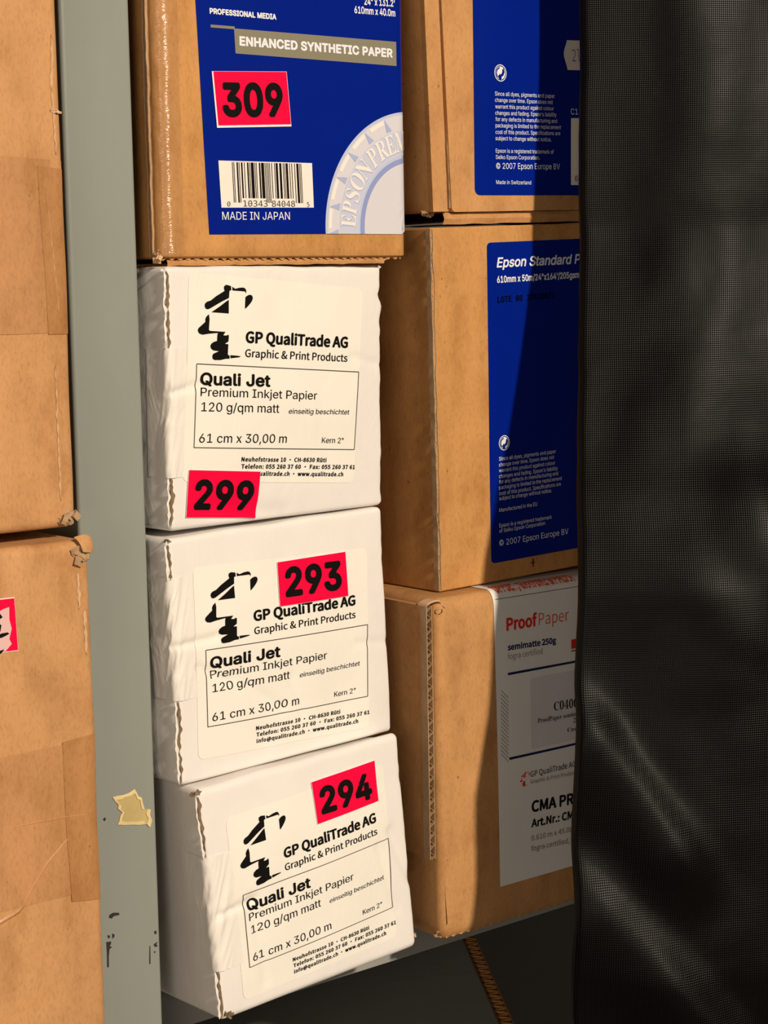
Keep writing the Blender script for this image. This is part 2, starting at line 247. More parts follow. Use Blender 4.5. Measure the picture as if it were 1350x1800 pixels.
D_L2=[(0.30182, 0.26534), (0.29649, 0.08072), (0.26372, 0.26801), (0.2602, 0.19388), (0.2994, 0.19097), (0.29821, 0.13335), (0.25746, 0.13607), (0.25879, 0.16425), (0.28963, 0.16344), (0.29821, 0.16284), (0.26546, 0.13251), (0.27682, 0.14723), (0.29796, 0.26045), (0.29831, 0.24021), (0.2987, 0.22089)]
D_post=[(0.01036, 0.09611), (0.01243, 0.09626), (0.01528, 0.09608), (0.01817, 0.09644), (0.02083, 0.09753), (0.02157, 0.09625), (0.02254, 0.09424), (0.02409, 0.09326), (0.02452, 0.09088), (0.02522, 0.08845), (0.02811, 0.08775), (0.02776, 0.08543), (0.02862, 0.08295), (0.02755, 0.08017), (0.02629, 0.08204), (0.02286, 0.08227), (0.0192, 0.08309), (0.01556, 0.08364), (0.01221, 0.0845), (0.01303, 0.08561), (0.01364, 0.08776), (0.01473, 0.08891), (0.01273, 0.09089), (0.01305, 0.09242), (0.01157, 0.09407)]
D_ink=[[(0.00678, 0.04725), (0.00709, 0.04832), (0.00867, 0.04887), (0.0115, 0.04821), (0.01173, 0.04724), (0.00913, 0.04739), (0.00805, 0.04658)], [(0.00571, 0.04017), (0.00674, 0.04001), (0.00696, 0.03895), (0.00617, 0.03877)], [(0.00806, 0.04043), (0.00917, 0.03957), (0.00892, 0.0387), (0.00797, 0.03824)], [(0.00509, 0.03756), (0.00741, 0.03723), (0.00726, 0.03612), (0.00656, 0.0356), (0.00772, 0.03485), (0.0065, 0.03423), (0.00602, 0.03136), (0.00594, 0.02701), (0.00516, 0.02697), (0.00528, 0.03339), (0.00518, 0.03616)], [(0.028, 0.03668), (0.02896, 0.03655), (0.02912, 0.03524), (0.02805, 0.03536)], [(0.02751, 0.03119), (0.02943, 0.03189), (0.02885, 0.03086), (0.02935, 0.0298), (0.028, 0.0299)], [(0.02745, 0.02816), (0.02831, 0.02809), (0.02789, 0.02711)], [(0.02547, 0.03098), (0.02584, 0.03089), (0.02565, 0.02331), (0.02507, 0.02346)], [(0.00565, 0.08798), (0.00654, 0.08857), (0.00719, 0.08804), (0.00648, 0.08701)]]
# ------------------------------------------------------------------ mesh helpers
def mesh_obj(name, verts, faces, m, parent=None, smooth=False):
    me = bpy.data.meshes.new(name); me.from_pydata([tuple(v) for v in verts], [], faces); me.update()
    if smooth: me.polygons.foreach_set('use_smooth', [True] * len(me.polygons))
    me.materials.append(m)
    o = bpy.data.objects.new(name, me); COL.objects.link(o)
    if parent is not None: o.parent = parent
    return o
def thing(name, label, cat, loc, rz=0.0, group=None):
    o = bpy.data.objects.new(name, None); COL.objects.link(o); o.empty_display_size = 0.02
    o.location = loc; o.rotation_euler = (0, 0, rz); o['label'] = label; o['category'] = cat
    if group: o['group'] = group
    return o
def tag(o, label, cat): o['label'] = label; o['category'] = cat; return o
def struct(o): o['kind'] = 'structure'; return o
class MB:
    def __init__(s): s.v = []; s.f = []
    def add(s, v, f):
        n = len(s.v); s.v += [tuple(x) for x in v]; s.f += [tuple(i + n for i in q) for q in f]
    def box(s, a, b):
        x0, y0, z0 = a; x1, y1, z1 = b
        s.add([(x0, y0, z0), (x1, y0, z0), (x1, y1, z0), (x0, y1, z0), (x0, y0, z1), (x1, y0, z1), (x1, y1, z1), (x0, y1, z1)],
              [(0, 3, 2, 1), (4, 5, 6, 7), (0, 1, 5, 4), (1, 2, 6, 5), (2, 3, 7, 6), (3, 0, 4, 7)])
    def grid(s, rows):
        n = len(rows[0]); v = [p for r in rows for p in r]
        s.add(v, [(j * n + i, j * n + i + 1, (j + 1) * n + i + 1, (j + 1) * n + i) for j in range(len(rows) - 1) for i in range(n - 1)])
    def strip(s, path, across, thick, depth_dir, depth):
        """a thin bent sheet: path points, extruded along depth_dir, thickness along across"""
        a = Vector(across).normalized() * thick / 2; d = Vector(depth_dir).normalized() * depth
        n0 = len(s.v); k = len(path)
        for p in path:
            p = Vector(p)
            for q in (p - a, p + a, p + a + d, p - a + d): s.v.append(tuple(q))
        for i in range(k - 1):
            for j in range(4):
                s.f.append((n0 + i * 4 + j, n0 + i * 4 + (j + 1) % 4, n0 + (i + 1) * 4 + (j + 1) % 4, n0 + (i + 1) * 4 + j))
        s.f.append((n0, n0 + 1, n0 + 2, n0 + 3)); e = n0 + (k - 1) * 4; s.f.append((e + 3, e + 2, e + 1, e))
    def build(s, name, m, parent=None, smooth=False): return mesh_obj(name, s.v, s.f, m, parent, smooth)
def axis_pts(n, r, k, L_):
    a = [r * t for t in (0, .25, .5, .75, 1)]
    return a[:-1] + list(np.linspace(r, L_ - r, k)) + [L_ - x for x in reversed(a[:-1])]
def smooth01(t): t = max(0.0, min(1.0, t)); return t * t * (3 - 2 * t)
class Carton:
    """a long carton seen on its end: local x right, y into the shelf, z up, origin front left bottom"""
    def __init__(s, name, label, p, w=None, h=None, d=0.63, rv=0.002, rh=0.002, bulge=None, body=KRAFT, res=(40, 40), z0=0.0, group=None, tiltfade=0.25, zfade=0.25):
        x, y, z, fw, fh, ya, pi, ro = p
        s.w = w or fw; s.h = h or fh; s.d = d; s.rv, s.rh = rv, rh
        s.T = Matrix.Rotation(pi, 3, 'X') @ Matrix.Rotation(ro, 3, 'Y')
        s.bulge = bulge; s.fade = tiltfade; s.zfade = zfade; s.z0 = z0
        s.o = thing(name, label, 'box', (x, y, z + ZO), ya, group)
        s.body = s.make_body(body, res)
    def pt(s, p, off=0.0):
        rv, rh = s.rv, s.rh; x, y, z = p
        q = (min(max(x, rv), s.w - rv), min(max(y, rv), s.d - rv), min(max(z, s.z0 + rh), s.h - rh))
        e = Vector(((x - q[0]) / rv, (y - q[1]) / rv, (z - q[2]) / rh)); l = e.length
        if l > 1e-9:
            e /= l; n = Vector((e.x / rv, e.y / rv, e.z / rh)).normalized()
            v = Vector((q[0] + e.x * rv, q[1] + e.y * rv, q[2] + e.z * rh)) + n * off
        else: v = Vector(p) + Vector((0, -off, 0))
        f = 1 - smooth01(v.y / s.fade)
        b = s.T @ Vector((v.x, 0, v.z)) - Vector((v.x, 0, v.z))
        v = v + Vector((b.x * f, b.y * f, b.z * (1 - smooth01(v.y / s.zfade))))
        if s.bulge: v = v + s.bulge(x, y, z)
        return v
    def F(s, u, v, off=0.0):
        """front face point; v beyond the top edge runs on over the top, u below 0 round the left side"""
        if v > s.h: return s.pt((u, v - s.h, s.h), off)
        if u < 0: return s.pt((0, -u, v), off)
        return s.pt((u, 0, v), off)
    def make_body(s, m, res):
        U = axis_pts(0, s.rv, res[0], s.w); V = [s.z0 + t for t in axis_pts(0, s.rh, res[1], s.h - s.z0)]
        Y = [s.rv * t for t in (0, .25, .5, .75, 1)] + [.012, .02, .03, .045, .06, .08, .11, .15, .2, .26, .35, .45, s.d - s.rv, s.d]
        Y = sorted(set(y for y in Y if y <= s.d and (y <= s.rv or y > s.rv * 1.3)))
        idx = {}; vs_ = []; fs = []
        def vid(p):
            k = (round(p[0], 6), round(p[1], 6), round(p[2], 6))
            if k not in idx: idx[k] = len(vs_); vs_.append(s.pt(p))
            return idx[k]
        def face(g, flip):
            for j in range(len(g) - 1):
                for i in range(len(g[0]) - 1):
                    q = [g[j][i], g[j][i + 1], g[j + 1][i + 1], g[j + 1][i]]
                    fs.append(tuple(reversed(q)) if flip else tuple(q))
        face([[vid((u, 0, v)) for u in U] for v in V], False)
        face([[vid((u, s.d, v)) for u in U] for v in V], True)
        face([[vid((0, y, v)) for y in Y] for v in V], True)
        face([[vid((s.w, y, v)) for y in Y] for v in V], False)
        face([[vid((u, y, s.h)) for u in U] for y in Y], False)
        face([[vid((u, y, s.z0)) for u in U] for y in Y], True)
        o = mesh_obj('body', vs_, fs, m, s.o, True)
        return o
    # ---- things lying on the front face
    def sheet(s, name, quad, off, m, parent=None, n=(24, 24), r=0.0, wob=None, thick=0.0):
        tl, tr, br, bl = [Vector(q) for q in quad]
        H = ((bl - tl).length + (br - tr).length) / 2; Wd = ((tr - tl).length + (br - bl).length) / 2
        ts = list(np.linspace(0, 1, n[1] + 1))
        if r > 0: ts = sorted(set([r / H * (1 - math.cos(a)) for a in np.linspace(0, math.pi / 2, 6)] + [1 - r / H * (1 - math.cos(a)) for a in np.linspace(0, math.pi / 2, 6)] + [t for t in ts if r / H * 1.1 < t < 1 - r / H * 1.1]))
        rows = []
        for t in ts:
            ins = 0.0
            if r > 0:
                dd = min(t, 1 - t) * H
                if dd < r: ins = (r - math.sqrt(max(0, r * r - (r - dd) ** 2))) / Wd
            row = []
            for i in range(n[0] + 1):
                a = ins + (1 - 2 * ins) * i / n[0]
                q = (tl * (1 - a) + tr * a) * (1 - t) + (bl * (1 - a) + br * a) * t
                o2 = off + (wob(a, t) if wob else 0)
                row.append(s.F(q.x, q.y, o2))
            rows.append(row)
        mb = MB(); mb.grid(list(reversed(rows)))
        return mb.build(name, m, parent or s.o, True)
    def poly(s, name, polys, off, m, parent=None):
        mb = MB()
        for P in polys:
            tri = tessellate_polygon([[Vector((p[0], p[1], 0)) for p in P]])
            a = sum(P[i][0] * P[(i + 1) % len(P)][1] - P[(i + 1) % len(P)][0] * P[i][1] for i in range(len(P)))
            ft = []
            for t in tri:
                A, B, C = (P[i] for i in t)
                ft.append(tuple(t) if (B[0] - A[0]) * (C[1] - A[1]) - (B[1] - A[1]) * (C[0] - A[0]) > 0 else tuple(reversed(t)))
            mb.add([s.F(p[0], p[1], off) for p in P], ft)
        return mb.build(name, m, parent or s.o)
    def text(s, name, items, off, m, parent=None, aff=None):
        ob = None
        for (st, u0, v0, u1, v1, cap, style) in items:
            V, Fc = glyphs(st, style)
            d = Vector((u1 - u0, v1 - v0)); wd_ = d.length; d /= wd_; up = Vector((-d.y, d.x))
            pts = []
            for (x, y, e_) in V:
                p = Vector((u0, v0)) + d * (x * wd_) + up * (y * cap)
                if aff: p = Vector((aff[0][0] * p.x + aff[0][1] * p.y + aff[0][2], aff[1][0] * p.x + aff[1][1] * p.y + aff[1][2]))
                pts.append(s.F(p.x, p.y, off + e_))
            mb = MB(); mb.add(pts, Fc); ob = mb.build(name, m, parent or s.o)
        return ob
# ------------------------------------------------------------------ lettering
import os
FD = os.path.join(bpy.utils.resource_path('LOCAL'), 'datafiles', 'fonts')
_fonts = {}
def font(fn):
    if fn not in _fonts:
        f = None
        try: f = bpy.data.fonts.load(os.path.join(FD, fn))
        except Exception: f = None
        _fonts[fn] = f
    return _fonts[fn]
STY = {  # font file, extra stroke (em), slant, character map, resolution, extra letter space
 'hv': ('Inter.woff2', 0.0, 0, None, 2, 1.0), 'hvb': ('Inter.woff2', 0.022, 0, None, 2, 1.0), 'hvbi': ('Inter.woff2', 0.020, 0.2, None, 3, 1.0),
 'num': ('Inter.woff2', 0.036, 0, None, 6, 1.02), 'heavy': ('Inter.woff2', 0.040, 0, None, 3, 1.04), 'arb': ('Inter.woff2', 0.026, 0, None, 4, 1.02), 'ar': ('Inter.woff2', 0.0, 0, None, 3, 1.0), 'ari': ('Inter.woff2', 0.0, 0.08, None, 2, 1.0),
 'syb': ('Noto Sans CJK Regular.woff2', 0.015, 0, None, 3, 1.0), 'sy': ('Noto Sans CJK Regular.woff2', 0.005, 0, None, 3, 1.0), 'thin': ('Noto Sans CJK Regular.woff2', 0.0, 0, None, 3, 1.0),
 'ver': ('Noto Sans CJK Regular.woff2', 0.012, 0, None, 2, 1.06), 'ocr': ('DejaVuSansMono.woff2', 0.0, 0, None, 3, 1.0), 'mono': ('DejaVuSansMono.woff2', 0.016, 0, None, 2, 1.0),
 'serb': ('NotoSansMath-Regular.woff2', 0.0, 0, 'serb', 3, 1.0), 'ser': ('NotoSansMath-Regular.woff2', 0.0, 0, 'serb', 2, 1.0)}
def remap(st, mp):
    if mp != 'serb': return st
    o = ''
    for ch in st:
        if 'A' <= ch <= 'Z': o += chr(0x1D400 + ord(ch) - 65)
        elif 'a' <= ch <= 'z': o += chr(0x1D41A + ord(ch) - 97)
        elif '0' <= ch <= '9': o += chr(0x1D7CE + ord(ch) - 48)
        else: o += ch
    return o
def raw_glyphs(st, style):
    fn, off, sl, mp, res, spc = STY[style]
    cu = bpy.data.curves.new('lettering', 'FONT'); cu.body = remap(st, mp); cu.size = 1.0
    f = font(fn) if fn else None
    if f: cu.font = f
    cu.space_character = spc; cu.resolution_u = res; cu.dimensions = '2D'; cu.fill_mode = 'NONE'
    ob = bpy.data.objects.new('lettering', cu)
    me = bpy.data.meshes.new_from_object(ob)
    P = [(v.co.x + sl * v.co.y, v.co.y) for v in me.vertices]
    nb = {}
    for e in me.edges:
        i, j = e.vertices; nb.setdefault(i, []).append(j); nb.setdefault(j, []).append(i)
    seen = set(); loops = []
    for i in range(len(P)):                  # vertices run along each outline in order
        if i in seen or i not in nb: continue
        lp = [i]; seen.add(i); nx = (i + 1) if (i + 1) in nb[i] else nb[i][0]
        while nx not in seen:
            lp.append(nx); seen.add(nx)
            c = [k for k in nb[nx] if k not in seen]
            if not c: break
            nx = c[0]
        if len(lp) > 2: loops.append([P[k] for k in lp])
    # outlines may cross themselves: triangulate each letter and keep what the outlines wind around
    loops.sort(key=lambda q: min(p[0] for p in q)); groups = []; xmax = -1e9
    for q in loops:
        if not groups or min(p[0] for p in q) > xmax: groups.append([])
        groups[-1].append(q); xmax = max(xmax if len(groups[-1]) > 1 else -1e9, max(p[0] for p in q))
    V, Fc = [], []
    for g in groups:
        pts, eds = [], []
        for q in g:
            n0 = len(pts); pts += [Vector(p) for p in q]; eds += [(n0 + k, n0 + (k + 1) % len(q)) for k in range(len(q))]
        vo, _, fo, _, _, _ = delaunay_2d_cdt(pts, eds, [], 0, 1e-6)
        if not fo: continue
        vo = np.array([(p.x, p.y) for p in vo]); fo = np.array(fo); c = vo[fo].mean(1)
        wn = np.zeros(len(c))
        for q in g:
            a = np.array(q); b = np.roll(a, -1, 0)
            up = (a[None, :, 1] <= c[:, None, 1]) & (b[None, :, 1] > c[:, None, 1]); dn = (a[None, :, 1] > c[:, None, 1]) & (b[None, :, 1] <= c[:, None, 1])
            cr = (b[None, :, 0] - a[None, :, 0]) * (c[:, None, 1] - a[None, :, 1]) - (c[:, None, 0] - a[None, :, 0]) * (b[None, :, 1] - a[None, :, 1])
            wn += (up & (cr > 0)).sum(1) - (dn & (cr < 0)).sum(1)
        n0 = len(V); V += [tuple(p) for p in vo]
        for t in fo[np.abs(wn) > 0.5]:
            A, B, C = vo[t[0]], vo[t[1]], vo[t[2]]
            t = tuple(int(x) for x in t)
            if (B[0] - A[0]) * (C[1] - A[1]) - (B[1] - A[1]) * (C[0] - A[0]) < 0: t = t[::-1]
            Fc.append(tuple(n0 + x for x in t))
    bpy.data.objects.remove(ob); bpy.data.curves.remove(cu); bpy.data.meshes.remove(me)
    if off > 0:                              # bolder strokes: the outline printed again a hair to each side
        k = 4 if off < 0.012 else (8 if off < 0.03 else 12); V0, F0, V, Fc = V, Fc, [], []
        for i in range(k):
            a = 2 * math.pi * (i + 0.5) / k; n0 = len(V)
            V += [(v[0] + off * math.cos(a), v[1] + off * math.sin(a), i * 5e-6) for v in V0]; Fc += [tuple(j + n0 for j in q) for q in F0]
    return V, Fc
_cap = {}; _gl = {}
def glyphs(st, style):
    """vertices with x in 0..1 over the line's width and y in cap heights"""
    if (st, style) in _gl: return _gl[(st, style)]
    if style not in _cap:
        V, _ = raw_glyphs('H', style); _cap[style] = max(v[1] for v in V) if V else 0.72
    V, Fc = raw_glyphs(st, style)
    x0 = min(v[0] for v in V); x1 = max(v[0] for v in V); c = _cap[style]
    V = [((v[0] - x0) / (x1 - x0), v[1] / c, v[2] if len(v) > 2 else 0.0) for v in V]
    _gl[(st, style)] = (V, Fc); return V, Fc
# ------------------------------------------------------------------ cardboard details
def corrugated(name, p0, p1, across, thick, outward, depth, m, parent, wl=0.0045, jit=0.0003, liner=0.0004):
    """the cut edge of corrugated board from p0 to p1: two liners and the wavy flute between them"""
    p0, p1 = Vector(p0), Vector(p1); a = Vector(across).normalized(); inn = -Vector(outward).normalized()
    Ln = (p1 - p0).length; n = max(12, int(Ln / wl * 8)); mb = MB()
    A, B, Fl = [], [], []
    for i in range(n + 1):
        t = i / n; p = p0.lerp(p1, t)
        j = noise.noise(Vector((t * Ln * 160, 3.1, p0.x * 50))) * jit
        j2 = noise.noise(Vector((t * Ln * 130, 9.7, p0.x * 50))) * jit
        A.append(p + a * (liner / 2 + j)); B.append(p + a * (thick - liner / 2 + j2))
        Fl.append(p + inn * 0.0004 + a * (thick / 2 + (thick / 2 - liner) * math.sin(t * Ln / wl * 2 * math.pi) + (j + j2) / 2))
    mb.strip(A, a, liner, inn, depth); mb.strip(B, a, liner, inn, depth); mb.strip(Fl, a, liner * 0.8, inn, depth * 0.8)
    return mb.build(name, m, parent)
def crumple(name, c, size, parent, m, n=7, seed=1, squash=(1, 1, 1)):
    """torn and crushed board layers at a corner"""
    rnd = random.Random(seed); mb = MB()
    if isinstance(parent, Carton): c = parent.pt(c); parent = parent.o
    for k in range(n):
        a0 = rnd.uniform(0, 6.28); R = size * rnd.uniform(0.35, 0.95); ax = Vector((rnd.uniform(-1, 1), rnd.uniform(-.5, .5), rnd.uniform(-1, 1))).normalized()
        u = ax.orthogonal().normalized(); w = ax.cross(u); path = []
        cc = Vector([c[i] + rnd.uniform(-.35, .35) * size * squash[i] for i in range(3)])
        for i in range(7):
            an = a0 + i * rnd.uniform(0.25, 0.6); rr = R * (0.5 + 0.5 * rnd.random())
            q = u * math.cos(an) * rr + w * math.sin(an) * rr
            path.append(cc + Vector((q.x * squash[0], q.y * squash[1], q.z * squash[2])))
        mb.strip(path, u + w, size * 0.09, ax, size * rnd.uniform(0.35, 0.8))
    return mb.build(name, m, parent)
def ragged(car, name, v0, v1, uc, wd_, m, seed=0, n=60, off=0.0002, jit=0.6, parent=None, ufun=None):
    """a ragged torn strip running up the face near u = uc"""
    rows = []
    for i in range(n + 1):
        t = i / n; v = v0 + (v1 - v0) * t
        u = uc if ufun is None else ufun(v)
        e = math.sin(min(t, 1 - t) * 12 if min(t, 1 - t) * 12 < 1.57 else 1.57)
        a = wd_ * e * (0.5 + jit * noise.noise(Vector((v * 420, seed * 3.3, 0)))); b = wd_ * e * (0.5 + jit * noise.noise(Vector((v * 380, seed * 5.1, 7))))
        o = off + 0.0003 * noise.noise(Vector((v * 300, seed, 2)))
        rows.append([car.F(u - a, v, off), car.F(u - a * .4, v, o + 0.0003), car.F(u + b * .4, v, o - 0.0001), car.F(u + b, v, off)])
    mb = MB(); mb.grid(rows); return mb.build(name, m, parent or car.o)
def fold(car, name, pts, wd_, hgt, m, parent=None, off=0.0):
    """a raised crease running through the given face points"""
    rows = []; n = 28
    P = [Vector(p) for p in pts]
    for i in range(n + 1):
        t = i / n * (len(P) - 1); k = min(int(t), len(P) - 2); q = P[k].lerp(P[k + 1], t - k)
        d = (P[k + 1] - P[k]).normalized(); nn = Vector((-d.y, d.x)); e = math.sin(math.pi * i / n) ** 0.5
        j = 0.25 * wd_ * noise.noise(Vector((i * .4, pts[0][0] * 99, 1)))
        rows.append([car.F(*(q + nn * (x * wd_ + j)), off + hgt * e * z) for x, z in ((-1, 0), (-.45, .45), (-.05, 1), (.25, .35), (1, 0))])
    mb = MB(); mb.grid(rows); return mb.build(name, m, parent or car.o, True)
def zigzag_edge(car, name, u0, u1, v, hgt, wl, y, m, seed=0):
    n = int((u1 - u0) / wl * 6); rows = [[], []]
    for i in range(n + 1):
        u = u0 + (u1 - u0) * i / n
        z = -hgt * (0.5 + 0.5 * math.sin(i / 6 * 2 * math.pi + 2 * noise.noise(Vector((u * 90, seed, 0)))))
        a = car.pt((u, 0, v)); rows[0].append(a + Vector((0, y, z))); rows[1].append(a + Vector((0, y, 0.0006)))
    mb = MB(); mb.grid(rows); mb.grid([[Vector(p) + Vector((0, 0.002, 0)) for p in r] for r in reversed(rows)])
    return mb.build(name, m, car.o)
# ------------------------------------------------------------------ the room and the rack
mb = MB(); mb.box((-1.6, -1.6, -0.05), (2.6, 1.40, 0.0)); floor = struct(mb.build('floor', mat('grey_concrete', (0.22, 0.21, 0.20), 0.8)))
mb = MB(); mb.box((-1.6, 1.34, 0.0), (2.6, 1.40, 2.7)); struct(mb.build('wall_back', paper('grey_plaster', (0.11, 0.105, 0.10), 0.9, 0.2)))
YP = 0.6452
def upright(x0, label, y=YP, h=2.3):
    """a folded sheet metal post: front web, rounded bends, two returns"""
    t = thing('shelf_upright', label, 'shelf post', (x0, y, 0))
    w, r, th, dp = 0.031, 0.0016, 0.0014, 0.034
    prof = [(0, dp)] + [(r - r * math.cos(a), r - r * math.sin(a)) for a in np.linspace(0, math.pi / 2, 7)] + \
           [(w - r + r * math.sin(a), r - r * math.cos(a)) for a in np.linspace(0, math.pi / 2, 7)] + [(w, dp)]
    inn = [(w - th, dp)] + [(w - th, r), (w - r, th), (r, th), (th, r)] + [(th, dp)]
    ring = prof + inn; n = len(ring); zs = [0.0] + list(np.linspace(0.3, h, 12))
    v = [(p[0], p[1], z) for z in zs for p in ring]
    f = [(j * n + i, j * n + (i + 1) % n, (j + 1) * n + (i + 1) % n, (j + 1) * n + i) for j in range(len(zs) - 1) for i in range(n)]
    f += [tuple(range(n))[::-1], tuple(range((len(zs) - 1) * n, len(zs) * n))]
    o = mesh_obj('post_channel', v, f, POST, t); 
    for p in o.data.polygons: p.use_smooth = False
    return t
post = upright(0.3878, 'grey-green metal shelf post with a torn scrap of yellow masking tape')
def flat_on_post(name, polys, m, off):
    mb = MB()
    for P in polys:
        tri = tessellate_polygon([[Vector((p[0], p[1], 0)) for p in P]]); ft = []
        for t in tri:
            A, B, C = (P[i] for i in t)
            ft.append(tuple(t) if (B[0] - A[0]) * (C[1] - A[1]) - (B[1] - A[1]) * (C[0] - A[0]) > 0 else tuple(reversed(t)))
        mb.add([(p[0], -off, p[1] - 0.3 + ZO) for p in P], ft)
    return mb.build(name, m, post)
tp = flat_on_post('masking_tape', [D_post], MASK, 0.0003)
c_ = [sum(p[i] for p in D_post) / len(D_post) for i in (0, 1)]
rim = [(p[0], p[1]) for p in D_post]
# a paler ragged rim where the tape tore
mb = MB()
for i in range(len(rim)):
    a, b = rim[i], rim[(i + 1) % len(rim)]
    k = 0.80 + 0.12 * noise.noise(Vector((i * 1.7, 0, 0)))
    k2 = 0.80 + 0.12 * noise.noise(Vector((((i + 1) % len(rim)) * 1.7, 0, 0)))
    ai = (c_[0] + (a[0] - c_[0]) * k, c_[1] + (a[1] - c_[1]) * k); bi = (c_[0] + (b[0] - c_[0]) * k2, c_[1] + (b[1] - c_[1]) * k2)
    q = [(a[0], -.0004, a[1]), (b[0], -.0004, b[1]), (bi[0], -.0006, bi[1]), (ai[0], -.0006, ai[1])]
    mb.add([(x, y, z - 0.3 + ZO) for x, y, z in q], [(0, 1, 2, 3)])
e_ = mb.build('torn_tape_rim', paper('torn_tape_edge', (0.78, 0.60, 0.30), 0.6, 0.4), tp)
for P_ in D_ink: flat_on_post('ink_mark', [P_], mat('marker_ink', (0.03, 0.028, 0.025), 0.6), 0.0002)

ZS = -0.3025 + ZO          # top of the shelf board under the roll boxes
def shelf(x0, x1, ztop, y0, label, lip=0.012):
    t = thing('shelf_board', label, 'shelf', (x0, y0, ztop))
    L_ = x1 - x0; mb = MB()
    # board with a rolled front lip: profile in y,z
    r = 0.005
    prof = [(0.60, 0.0), (r, 0.0)] + [(r - r * math.sin(a), -r + r * math.cos(a)) for a in np.linspace(0, math.pi / 2, 7)[1:]] + [(0, -lip), (0.0015, -lip), (0.0015, -0.006), (0.60, -0.006)]
    n = len(prof); v = [(x, p[0], p[1]) for x in (0, L_) for p in prof]
    f = [(i, n + i, n + (i + 1) % n, (i + 1) % n) for i in range(n)] + [tuple(range(n))[::-1][::-1], tuple(range(n, 2 * n))[::-1]]
    mb.add(v, f); o = mb.build('board', SHELF, t)
    return t
shelf(0.4195, 1.02, ZS, 0.6720, 'grey metal shelf board with rolled lip under the roll cartons', lip=0.018)
shelf(-0.10, 0.3870, -0.3605 + ZO, 0.6300, 'grey metal shelf board under the large brown cartons')
ZL = -0.7225 + ZO
shelf(0.4195, 1.02, ZL, 0.6400, 'lower grey metal shelf board in deep shadow')

# grey carton lying askew on the lower shelf, kraft board showing at its cut edge
t = thing('flat_carton', 'grey carton lying askew in shadow below the shelf, brown cut edge', 'box', (0.6873, 0.7239, ZL), -math.atan2(0.0543, 0.0799))
g = paper('grey_board', (0.42, 0.41, 0.39), 0.7, 0.2)
hb = 0.3195
mb = MB(); mb.box((-0.215, -0.09, 0.0), (-0.003, 0.36, hb)); mb.build('body', g, t)
mb = MB(); mb.box((-0.222, -0.097, hb), (-0.0035, 0.367, hb + 0.003)); mb.build('lid', g, t)
corrugated('corrugated_edge', (-0.003, -0.097, hb + 0.003), (-0.003, 0.367, hb + 0.003), (1, 0, 0), 0.008, (0, 0, 1), 0.02, KRAFT, t, wl=0.008)

# ------------------------------------------------------------------ big brown cartons on the left
def bulge_brown(amp, seed):
    def f(x, y, z):
        k = math.exp(-max(0, y) / 0.15)
        return Vector((0.0004 * noise.noise(Vector((z * 28, seed, y * 20))), -amp * k * math.sin(min(1, max(0, x / 0.3)) * 3.14) - 0.0006 * k * noise.noise(Vector((x * 22, z * 14, seed))), 0.0005 * noise.noise(Vector((x * 25, y * 10, seed + 4)))))
    return f
L1 = Carton('brown_carton', 'large brown carton, upper of the two stacked left of the post', (0.0692, 0.6152, -0.0897, 0.30, 0.34, 0, 0, 0), d=0.5, rv=0.0035, rh=0.0035, bulge=bulge_brown(0.0, 1), body=KRAFT_L, res=(40, 50))
q = D_L1; q8 = (q[8][0], q[8][1], (q[10][0] - q[8][0]) / (q[8][1] - q[10][1]))
L1.sheet('packing_tape', [(0.0, q[3][1] + .012), (0.2995, q[4][1]), (0.2998, q[5][1]), (0.0, q[5][1])], 0.00025, TAPE, n=(40, 24), r=0.0, wob=lambda a, t: 0.00012 * noise.noise(Vector((a * 60, t * 4, 0))))
L1.sheet('packing_tape', [(0.2885, q[4][1] - .002), (0.2997, q[4][1] - .003), (0.2999, q[5][1] - .0005), (0.2905, q[5][1] - .0005)], 0.0004, TAPE_2, n=(6, 20))
ragged(L1, 'torn_liner', q[10][1] + .001, q[8][1], 0.287, 0.0008, LINER, 3, ufun=lambda v: q8[0] + (q8[1] - v) * q8[2] + 0.0012 * noise.noise(Vector((v * 60, 1, 1))))
ragged(L1, 'torn_liner', q[5][1] + .004, q[4][1] - .01, 0.2925, 0.0007, LINER, 5, ufun=lambda v: 0.2915 + (q[4][1] - v) * 0.07)
ragged(L1, 'torn_liner', 0.010, 0.06, 0.293, 0.0007, LINER, 8)
crumple('torn_hole', (q[7][0] + 0.001, 0.0, q[7][1]), 0.0030, L1, LINER, 5, 11, (1, .3, .5))
crumple('crushed_corner', (0.2955, 0.002, 0.0035), 0.0042, L1, RAW, 9, 4, (1, .45, .8))
L2 = Carton('brown_carton', 'large brown carton with a worn pink sticker, lower left of the post', (0.0702, 0.6102, -0.36, 0.3012, 0.266, 0, 0, 0), d=0.5, rv=0.004, rh=0.004, bulge=bulge_brown(0.0, 6), body=KRAFT_L, res=(40, 50))
q = D_L2
tpe = L2.sheet('packing_tape', [(0.0, q[3][1] - .006), (0.3012, q[4][1]), (0.3012, q[5][1]), (0.0, q[6][1])], 0.00025, TAPE, n=(40, 24), wob=lambda a, t: 0.00015 * noise.noise(Vector((a * 60, t * 4, 3))))
L2.sheet('packing_tape', [(0.2855, q[4][1] + .001), (0.3010, q[4][1] + .002), (0.3008, q[4][1] - .062), (0.2870, q[4][1] - .060)], 0.00045, TAPE_2, n=(6, 20))
fold(L2, 'tape_fold', [(q[7][0], q[7][1]), (q[8][0], q[8][1]), (q[9][0] - .001, q[9][1])], 0.0007, 0.0008, TAPE, tpe)
fold(L2, 'tape_fold', [(q[9][0] - .001, q[9][1]), (q[11][0], q[11][1]), (q[10][0], q[10][1]), (q[10][0] - .012, q[10][1] - .004)], 0.0009, 0.0008, TAPE, tpe)
fold(L2, 'tape_fold', [(q[9][0] - .002, q[9][1] - .004), (q[11][0] + .004, q[11][1] - .003)], 0.0008, 0.0004, TAPE, tpe)
